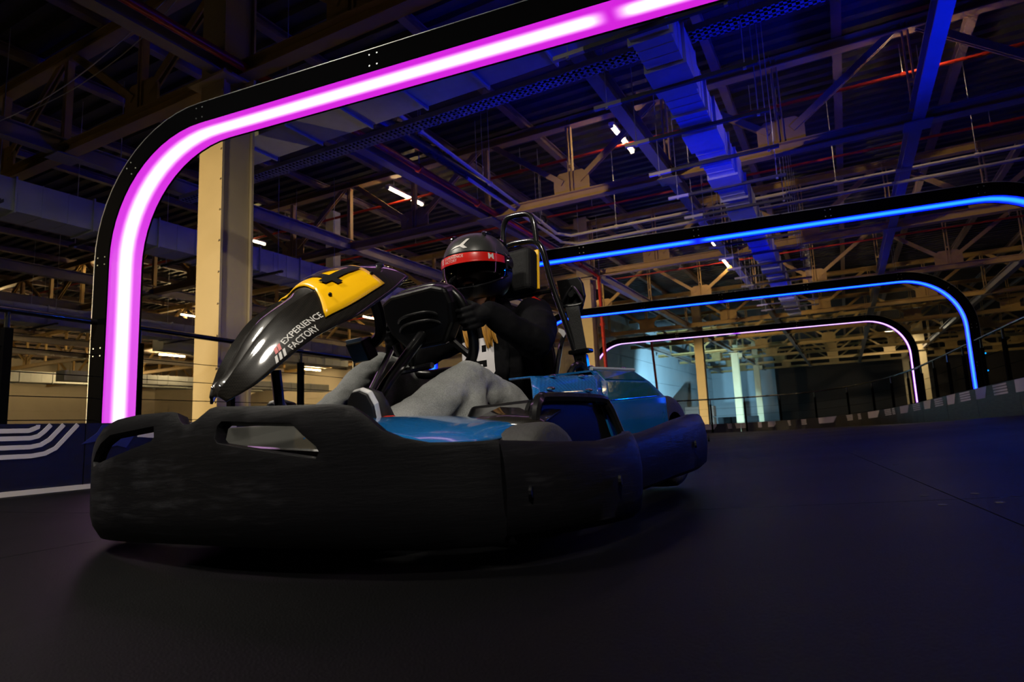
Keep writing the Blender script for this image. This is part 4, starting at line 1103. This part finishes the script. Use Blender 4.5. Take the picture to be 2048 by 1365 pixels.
# ================================================================== the driver
M['skin'] = mat('skin', (0.50, 0.26, 0.17), 0.5, var=0.1)
M['jacket'] = mat('black_jacket_cloth', (0.003, 0.003, 0.004), 0.8, spec=0.08, var=0.3, bump=0.3, bscale=40)
M['glove'] = mat('black_glove', (0.004, 0.004, 0.005), 0.7, spec=0.12, bump=0.2)
def denim():
    m, nt, b = _bsdf('grey_denim'); N = nt.nodes; L = nt.links
    tc = N.new('ShaderNodeTexCoord')
    n1 = N.new('ShaderNodeTexNoise'); n1.inputs['Scale'].default_value = 340; n1.inputs['Detail'].default_value = 2
    n2 = N.new('ShaderNodeTexNoise'); n2.inputs['Scale'].default_value = 7; n2.inputs['Detail'].default_value = 4
    for n in (n1, n2): L.new(tc.outputs['Object'], n.inputs['Vector'])
    mx = N.new('ShaderNodeMix'); mx.data_type = 'RGBA'; mx.inputs[6].default_value = (0.09, 0.095, 0.096, 1); mx.inputs[7].default_value = (0.40, 0.41, 0.40, 1)
    ad = N.new('ShaderNodeMath'); ad.operation = 'ADD'; L.new(n1.outputs['Fac'], ad.inputs[0]); L.new(n2.outputs['Fac'], ad.inputs[1])
    sb = N.new('ShaderNodeMath'); sb.operation = 'SUBTRACT'; L.new(ad.outputs[0], sb.inputs[0]); sb.inputs[1].default_value = 0.5
    L.new(sb.outputs[0], mx.inputs[0]); L.new(mx.outputs[2], b.inputs['Base Color'])
    bp = N.new('ShaderNodeBump'); bp.inputs['Strength'].default_value = 0.5; bp.inputs['Distance'].default_value = 0.02
    L.new(n2.outputs['Fac'], bp.inputs['Height']); L.new(bp.outputs[0], b.inputs['Normal'])
    b.inputs['Roughness'].default_value = 0.9; b.inputs['Specular IOR Level'].default_value = 0.2
    return m
M['denim'] = denim()
M['shoe_sole'] = mat('dark_shoe_sole', (0.012, 0.011, 0.011), 0.6)
M['shoe_white'] = mat('white_midsole', (0.62, 0.62, 0.62), 0.5)
M['hair'] = mat('blond_hair', (0.42, 0.20, 0.025), 0.45, var=0.5, scale=90, stretch=(1, 1, 0.08))
M['jersey_white'] = mat('jersey_print_white', (0.55, 0.53, 0.55), 0.7, var=0.1)
M['helmet'] = mat('matt_black_helmet', (0.028, 0.029, 0.028), 0.36, var=0.1, scale=20)
M['visor_frame'] = mat('gloss_black_trim', (0.01, 0.01, 0.012), 0.1, coat=1.0)
M['visor_red'] = mat('red_visor_strip', (0.62, 0.012, 0.008), 0.28, var=0.05, coat=0.6)
def visor_mat():
    m = bpy.data.materials.new('tinted_visor'); m.use_nodes = True; nt = m.node_tree; N = nt.nodes; L = nt.links
    N.remove(N['Principled BSDF']); out = N['Material Output']
    tr = N.new('ShaderNodeBsdfTransparent'); tr.inputs[0].default_value = (0.30, 0.28, 0.27, 1)
    gl = N.new('ShaderNodeBsdfGlossy'); gl.inputs['Roughness'].default_value = 0.03; gl.inputs[0].default_value = (0.9, 0.9, 0.9, 1)
    fr = N.new('ShaderNodeFresnel'); fr.inputs[0].default_value = 1.6
    mx = N.new('ShaderNodeMixShader'); L.new(fr.outputs[0], mx.inputs[0]); L.new(tr.outputs[0], mx.inputs[1]); L.new(gl.outputs[0], mx.inputs[2]); L.new(mx.outputs[0], out.inputs[0])
    return m
M['visor'] = visor_mat()

PERSON = kroot('person', 'kart driver in black jacket, grey jeans and black helmet, both hands on the wheel', 'person')
def limb(mb, pts, rs, n=14):
    mb.tube(pts, rs, n); mb.ball(pts[0], rs[0], 12, 8); mb.ball(pts[-1], rs[-1], 12, 8)
def blend(mb, name, m, parent, voxel, smooth_it=8, disp=None):
    o = mb.build(name, m, parent, smooth=False)
    r = o.modifiers.new('remesh', 'REMESH'); r.mode = 'VOXEL'; r.voxel_size = voxel; r.use_smooth_shade = True
    s = o.modifiers.new('smooth', 'SMOOTH'); s.factor = 0.5; s.iterations = smooth_it
    if disp:
        tx = bpy.data.textures.new(name + '_folds', 'CLOUDS'); tx.noise_scale = disp[1]
        d = o.modifiers.new('folds', 'DISPLACE'); d.texture = tx; d.strength = disp[0]; d.texture_coords = 'LOCAL'; d.mid_level = 0.5
    return o
ELL = {1: Vector((-.13, .33, .575)), -1: Vector((-.13, -.34, .585))}
WR = {1: Vector((.005, .235, .69)), -1: Vector((.005, -.235, .69))}
SH = {1: Vector((-.37, .185, .735)), -1: Vector((-.37, -.185, .735))}
HIP = {1: Vector((-.36, .11, .235)), -1: Vector((-.36, -.11, .235))}
KNEE = {1: Vector((.125, .205, .450)), -1: Vector((.115, -.215, .540))}
ANK = {1: Vector((.50, .205, .235)), -1: Vector((.50, -.17, .24))}
# body: one continuous figure under the clothes
mb = MB()
for (c, r) in (((-.38, 0, .26), (.13, .15, .10)), ((-.41, 0, .38), (.10, .125, .12)), ((-.40, 0, .52), (.105, .14, .13)), ((-.385, 0, .65), (.10, .165, .11)), ((-.37, 0, .72), (.085, .17, .07))): mb.ball(c, r, 16, 12)
limb(mb, [Vector((-.345, 0, .74)), Vector((-.29, 0, .84))], [.058, .052])
mb.ball((-.245, 0, .955), (.095, .074, .112), 20, 14)               # skull
mb.ball((-.200, 0, .905), (.060, .055, .062), 16, 10)               # jaw
RH = Matrix.Rotation(math.radians(14), 3, 'Z'); HC = Vector((-.24, 0, .955))
def hp_(x, y, z): return HC + RH @ Vector((x, y, z))
mb.ball(hp_(.092, 0, -.015), (.020, .013, .022), 10, 8); mb.tube([hp_(.088, 0, .02), hp_(.102, 0, -.02)], [.009, .012], 8)   # nose
mb.ball(hp_(.085, 0, -.058), (.012, .024, .007), 10, 6); mb.ball(hp_(.083, 0, -.068), (.012, .02, .006), 10, 6)        # lips
for s in (1, -1):
    mb.ball(hp_(.080, s * .030, .022), (.016, .020, .012), 10, 8)   # brows and eyelids
    mb.ball(hp_(-.005, s * .078, -.005), (.018, .008, .030), 8, 8)  # ears
    limb(mb, [SH[s], ELL[s], WR[s]], [.052, .040, .028])
    limb(mb, [HIP[s], KNEE[s], ANK[s]], [.078, .055, .036])
    limb(mb, [ANK[s], ANK[s] + Vector((.035, 0, -.02)), ANK[s] + Vector((.045, 0, .04))], [.034, .026, .018])
blend(mb, 'body', 'skin', PERSON, 0.009, 4)
for s in (1, -1):
    MB().ball(hp_(.088, s * .030, .014), .011, 10, 8).build('eye', 'shoe_white', PERSON, smooth=True)
# jacket
mb = MB()
for (c, r) in (((-.39, 0, .28), (.145, .165, .07)), ((-.415, 0, .38), (.13, .165, .13)), ((-.405, 0, .52), (.13, .175, .14)), ((-.39, 0, .64), (.125, .195, .12)), ((-.375, 0, .72), (.105, .20, .075))): mb.ball(c, r, 18, 12)
limb(mb, [Vector((-.36, 0, .76)), Vector((-.325, 0, .84))], [.085, .072])
for s in (1, -1):
    m1 = SH[s].lerp(ELL[s], .5) + Vector((0, s * .02, 0)); m2 = ELL[s].lerp(WR[s], .5)
    limb(mb, [SH[s], m1, ELL[s], m2, WR[s]], [.082, .075, .066, .055, .044])
blend(mb, 'jacket', 'jacket', PERSON, 0.010, 8, (0.018, 0.07))
MB().prism([(-.03, .0), (.0, .016), (.035, .004), (.0, -.002)], lambda a, b, d: (-.345 + .2 * a + d, .21 + a, .795 + b - .35 * a), 0.004).build('red_shoulder_tab', 'letter_red', PERSON)
mb = MB().prism([(0, 0), (.030, -.012), (.042, -.036), (.026, -.052), (.010, -.030), (-.006, -.016)], lambda a, b, d: (-.40 + d, .283 + a * .7, .672 + b * .8), 0.004)
mb.build('sleeve_badge', 'jersey_white', PERSON)
# jersey front with its number
def jf(y, z): 
    return Vector((-.405 + .146 * math.sqrt(max(0.05, 1 - (y / .20) ** 2)) * (1 - 0.25 * abs(z - .56)) + .008, y, z))
mb = cdt_panel([(-.13, .42), (.10, .42), (.115, .60), (.10, .74), (-.12, .74), (-.13, .60)], [], .03, jf)
jy = mb.build('jersey', 'jacket', PERSON, smooth=True); so = jy.modifiers.new('thick', 'SOLIDIFY'); so.thickness = 0.006
def on_jersey(y0, z0, sx, sz): return lambda x, y: jf(y0 + x * sx, z0 + y * sz) + Vector((.007, 0, 0))
def nine(y0, z0, w, h, nm):
    pr = lambda a, b: jf(y0 + a * w, z0 + b * h) + Vector((.007, 0, 0))
    cdt_panel([(0, .08), (.1, 0), (.9, 0), (1, .08), (1, .92), (.9, 1), (.1, 1), (0, .92), (0, .48), (.1, .40), (.62, .40), (.62, .22), (.40, .22), (.40, .30), (0, .30)], [[(.38, .62), (.62, .62), (.62, .80), (.38, .80)]], .12, pr).build(nm, 'jersey_white', jy)
nine(-.035, .505, .092, .155, 'jersey_figure'); nine(-.132, .505, .092, .155, 'jersey_figure')
wrap_text('AL', 1.0, on_jersey(-.01, .455, .062, .055), 'jersey_letters', 'jersey_white', jy, 0.03)
# jeans
mb = MB()
mb.ball((-.37, 0, .25), (.15, .18, .10), 18, 12)
for s in (1, -1):
    h, k, a = HIP[s], KNEE[s], ANK[s]
    th = h.lerp(k, .5) + Vector((0, s * .02, .0)); shn = k.lerp(a, .5)
    limb(mb, [h, th, h.lerp(k, .85), k, k.lerp(a, .15), shn, a + Vector((-.03, 0, .03))], [.110, .104, .084, .070, .072, .078, .085], 18)
    mb.ball(h.lerp(k, .4) + Vector((0, s * .03, -.05)), (.14, .07, .06), 12, 8)
    limb(mb, [k + Vector((-.01, 0, -.01)), k + Vector((.04, s * .01, -.10)), Vector((k.x + .09, k.y + s * .015, .26))], [.072, .080, .085], 16)   # loose cloth hanging from the knee
blend(mb, 'jeans', 'denim', PERSON, 0.009, 6, (0.022, 0.085))
# gloves: palm, four fingers and a thumb closed on the rim
def glove(s):
    mb = MB(); c = wp(s * .182, .02, 0); w = WR[s]
    axis = (wp(s * .178, .06) - wp(s * .184, -.02)).normalized()        # along the rim
    out = (wp(s * .3, 0) - wp(0, 0)).normalized(); back = WN
    palm = c + out * .030 + back * .018
    limb(mb, [w, w.lerp(palm, .6), palm], [.038, .036, .034])
    mb.ball(palm, (.030, .026, .044), 12, 10)
    for i in range(4):
        o = axis * (.034 - .022 * i); L = (.95, 1.05, 1.0, .82)[i]
        p0 = palm + o + out * .006
        pts = [p0, c + o + out * .034 * L - back * .014, c + o + out * .014 - back * .034 * L, c + o - out * .018 * L - back * .024, c + o - out * .024 * L - back * .004]
        limb(mb, pts, [.0115, .0110, .0105, .0095, .0085], 10)
    t0 = palm + axis * .034 + back * .006
    limb(mb, [t0, c + axis * .055 + back * .022 - out * .002, c + axis * .066 + back * .016 - out * .022], [.0135, .0120, .0100], 10)
    blend(mb, 'glove', 'glove', PERSON, 0.0045, 3)
for s in (1, -1): glove(s)
# shoes
def shoe(s):
    h = ANK[s] + Vector((.02, 0, -.07)); t = h + Vector((.085, .012, .225))
    ax = (t - h).normalized(); fwd = Vector((ax.z, 0, -ax.x)); lat = Vector((0, 1, 0))
    mb = MB(); rings = []
    for f, w, d in ((-.06, .018, .02), (0.0, .036, .05), (.25, .040, .058), (.5, .046, .045), (.75, .052, .034), (.95, .046, .026), (1.04, .020, .012)):
        c = h.lerp(t, f) - fwd * d * .9
        rings.append([c + lat * (w * math.cos(a)) + fwd * (d * math.sin(a)) for a in [2 * math.pi * i / 14 for i in range(14)]])
    mb.loft(rings, True, True, True); mb.tube([ANK[s] + Vector((-.03, 0, .03)), h.lerp(t, .2) - fwd * .05], [.05, .048], 12)
    o = mb.build('shoe', 'shoe_sole', PERSON, smooth=True)
    ol = [(-.04, -.030), (-.07, 0), (-.04, .030), (.08, .038), (.15, .046), (.21, .052), (.245, .040), (.258, .012), (.256, -.016), (.235, -.042), (.19, -.050), (.12, -.042), (.04, -.038)]
    MB().prism(ol, lambda a, b, d: h + ax * a + lat * b + fwd * (d - .004), .018).build('midsole', 'shoe_white', o, bevel=.004)
    MB().prism([(a * .985, b * .96) for a, b in ol], lambda a, b, d: h + ax * a + lat * b + fwd * (.012 + d), .010).build('outsole', 'shoe_sole', o, bevel=.003)
for s in (1, -1): shoe(s)
# hair hanging below the helmet
mb = MB()
rnd = random.Random(3)
for k in range(46):
    s = -1 if k % 2 else 1
    y = (-.055 if s < 0 else .045) + rnd.uniform(-.022, .022); x = -.252 + rnd.uniform(-.012, .012)
    mb.tube(catmull([(x - .03, y * .9, .86), (x, y, .78), (x + .012 + rnd.uniform(-.01, .01), y + rnd.uniform(-.01, .01), .70), (x + .006, y + rnd.uniform(-.014, .014), .63 + rnd.uniform(-.02, .02))], 4), [.005] * 12 + [.0015], 5)
hr = mb.build('hair', 'hair', PERSON, smooth=True); hr['kind'] = 'stuff'

# helmet -------------------------------------------------------------
HCEN = Vector((-.252, 0.006, .950)); RHel = Matrix.Rotation(math.radians(15), 3, 'Z') @ Matrix.Rotation(math.radians(3), 3, 'Y')
def hel(az, el, k=1.0, lift=0.0):
    """az 0 = face, + = left; el = elevation"""
    ca, sa, ce, se = math.cos(az), math.sin(az), math.cos(el), math.sin(el)
    rx = .172 if ca > 0 else .160; ry = .137; rz = .148 if se > 0 else .150
    d = Vector((ce * ca, ce * sa, se))
    p = 2.25
    q = (abs(d.x / rx) ** p + abs(d.y / ry) ** p + abs(d.z / rz) ** p) ** (-1 / p)
    if se < 0: q *= 1 + .10 * (max(0, ca) ** 2) * math.sin(min(math.pi, -el * 2.0)) - .04 * (-se)
    return HCEN + RHel @ (d * (q * k + lift))
D2 = math.radians
VT, VB, VA = D2(12), D2(-33), D2(80)
def vis_top(az): return VT - D2(2) * (az / VA) ** 2
def vis_bot(az): return VB + D2(13) * (az / VA) ** 2
NA, NE = 72, 40
verts = [[hel(-math.pi + 2 * math.pi * i / NA, D2(90) - D2(146) * j / NE) for i in range(NA)] for j in range(NE + 1)]
mb = MB(); vs = [p for row in verts for p in row]; fs = []
for j in range(NE):
    for i in range(NA):
        az = -math.pi + 2 * math.pi * (i + .5) / NA; el = D2(90) - D2(146) * (j + .5) / NE
        if abs(az) < VA - D2(6) and vis_bot(az) + D2(2) < el < vis_top(az) - D2(2): continue
        i2 = (i + 1) % NA
        fs.append((j * NA + i, j * NA + i2, (j + 1) * NA + i2, (j + 1) * NA + i))
mb.add(vs, fs)
HEL = mb.build('helmet', 'helmet', PERSON, smooth=True)
so = HEL.modifiers.new('thick', 'SOLIDIFY'); so.thickness = 0.008; so.offset = -1
def patch(a0, a1, lo, hi, lift, name, m, na=40, ne=12, parent=HEL, th=0.0025):
    rows = [[hel(a0 + (a1 - a0) * i / na, lo(a0 + (a1 - a0) * i / na) + (hi(a0 + (a1 - a0) * i / na) - lo(a0 + (a1 - a0) * i / na)) * j / ne, 1.0, lift) for i in range(na + 1)] for j in range(ne + 1)]
    o = MB().loft(rows, closed=False).build(name, m, parent, smooth=True)
    if th:
        so = o.modifiers.new('thick', 'SOLIDIFY'); so.thickness = th; so.offset = 1
    return o
patch(-VA, VA, vis_bot, vis_top, .004, 'visor', 'visor', th=0)
STR = lambda az: vis_top(az) - D2(1.0)
STB = lambda az: vis_top(az) - D2(14.0) + D2(2) * (az / VA) ** 2
patch(-VA * .86, VA * .86, STB, STR, .0055, 'visor_strip', 'visor_red', th=.001)
for nm, ed in (('visor_rim', vis_top), ('visor_rim', vis_bot)):
    MB().tube([hel(-VA + 2 * VA * i / 40, ed(-VA + 2 * VA * i / 40), 1.0, .003) for i in range(41)], .0045, 8).build(nm, 'visor_frame', HEL, smooth=True)
for s in (1, -1):
    c = hel(s * D2(86), D2(2), 1.0, .004); n = (c - HCEN).normalized()
    MB().cyl(c - n * .006, c + n * .008, .030, 20, .024).build('visor_pivot', 'visor_frame', HEL, smooth=True)
    a = s * D2(86)
    patch(a - D2(14), a + D2(14), lambda az: D2(-12), lambda az: D2(16), .003, 'visor_hinge_cover', 'visor_frame', na=8, ne=8)
    # top vents
    MB().tube(catmull([hel(s * D2(40), D2(44), 1, .002), hel(s * D2(38), D2(50), 1, .008), hel(s * D2(50), D2(58), 1, .008), hel(s * D2(75), D2(62), 1, .003)], 5), .006, 8).build('vent_scoop', 'visor_frame', HEL, smooth=True)
MB().tube(catmull([hel(D2(150 * 1), D2(20), 1, .004), hel(D2(125), D2(38), 1, .008), hel(D2(112), D2(52), 1, .004)], 5), .008, 8).build('rear_spoiler', 'visor_frame', HEL, smooth=True)
def on_strip(az0, el0, sx, sz): return lambda x, y: hel(az0 + x * sx, vis_top(az0 + x * sx) + el0 + y * sz, 1.0, .0072)
# lettering reads from the driver right to left side, seen from the front
wrap_text('EXPERIENCE', 1.0, on_strip(D2(-27), D2(-6.2), D2(30) / w1, D2(5)), 'visor_lettering', 'letter_white', HEL)
wrap_text('FACTORY', 1.0, on_strip(D2(-27), D2(-10.8), D2(21) / w2, D2(5)), 'visor_lettering', 'letter_white', HEL)
wrap_text('M', 1.0, on_strip(D2(35), D2(-10), D2(12), D2(11)), 'visor_letter', 'letter_white', HEL, 0.03)
for k in range(3):
    MB().prism([(0, -10 + 2.6 * k), (4.5, -9 + 2.6 * k), (4.5, -7.4 + 2.6 * k), (0, -8.4 + 2.6 * k)], lambda a, b, d: hel(D2(-36 + a), vis_top(D2(-36 + a)) + D2(b), 1.0, .006 + d), .0012).build('visor_logo_stripe', 'letter_white', HEL)
# angular emblem above the visor
em = [(-14, 20), (-6, 24.5), (0, 25), (10, 35), (15, 35), (6, 24), (12, 18.5), (7, 18.5), (0.5, 22.5), (-8, 21)]
mb = cdt_panel([(a, b) for a, b in em], [], 3, lambda a, b: hel(D2(a - 4), D2(b), 1.0, .0022)); mb.build('helmet_emblem', 'letter_white', HEL)
# padded lining inside the opening
patch(-VA, VA, lambda a: D2(-55), lambda a: vis_bot(a) + D2(2), -.022, 'chin_padding', 'jacket', th=0)
bpy.context.view_layer.update()
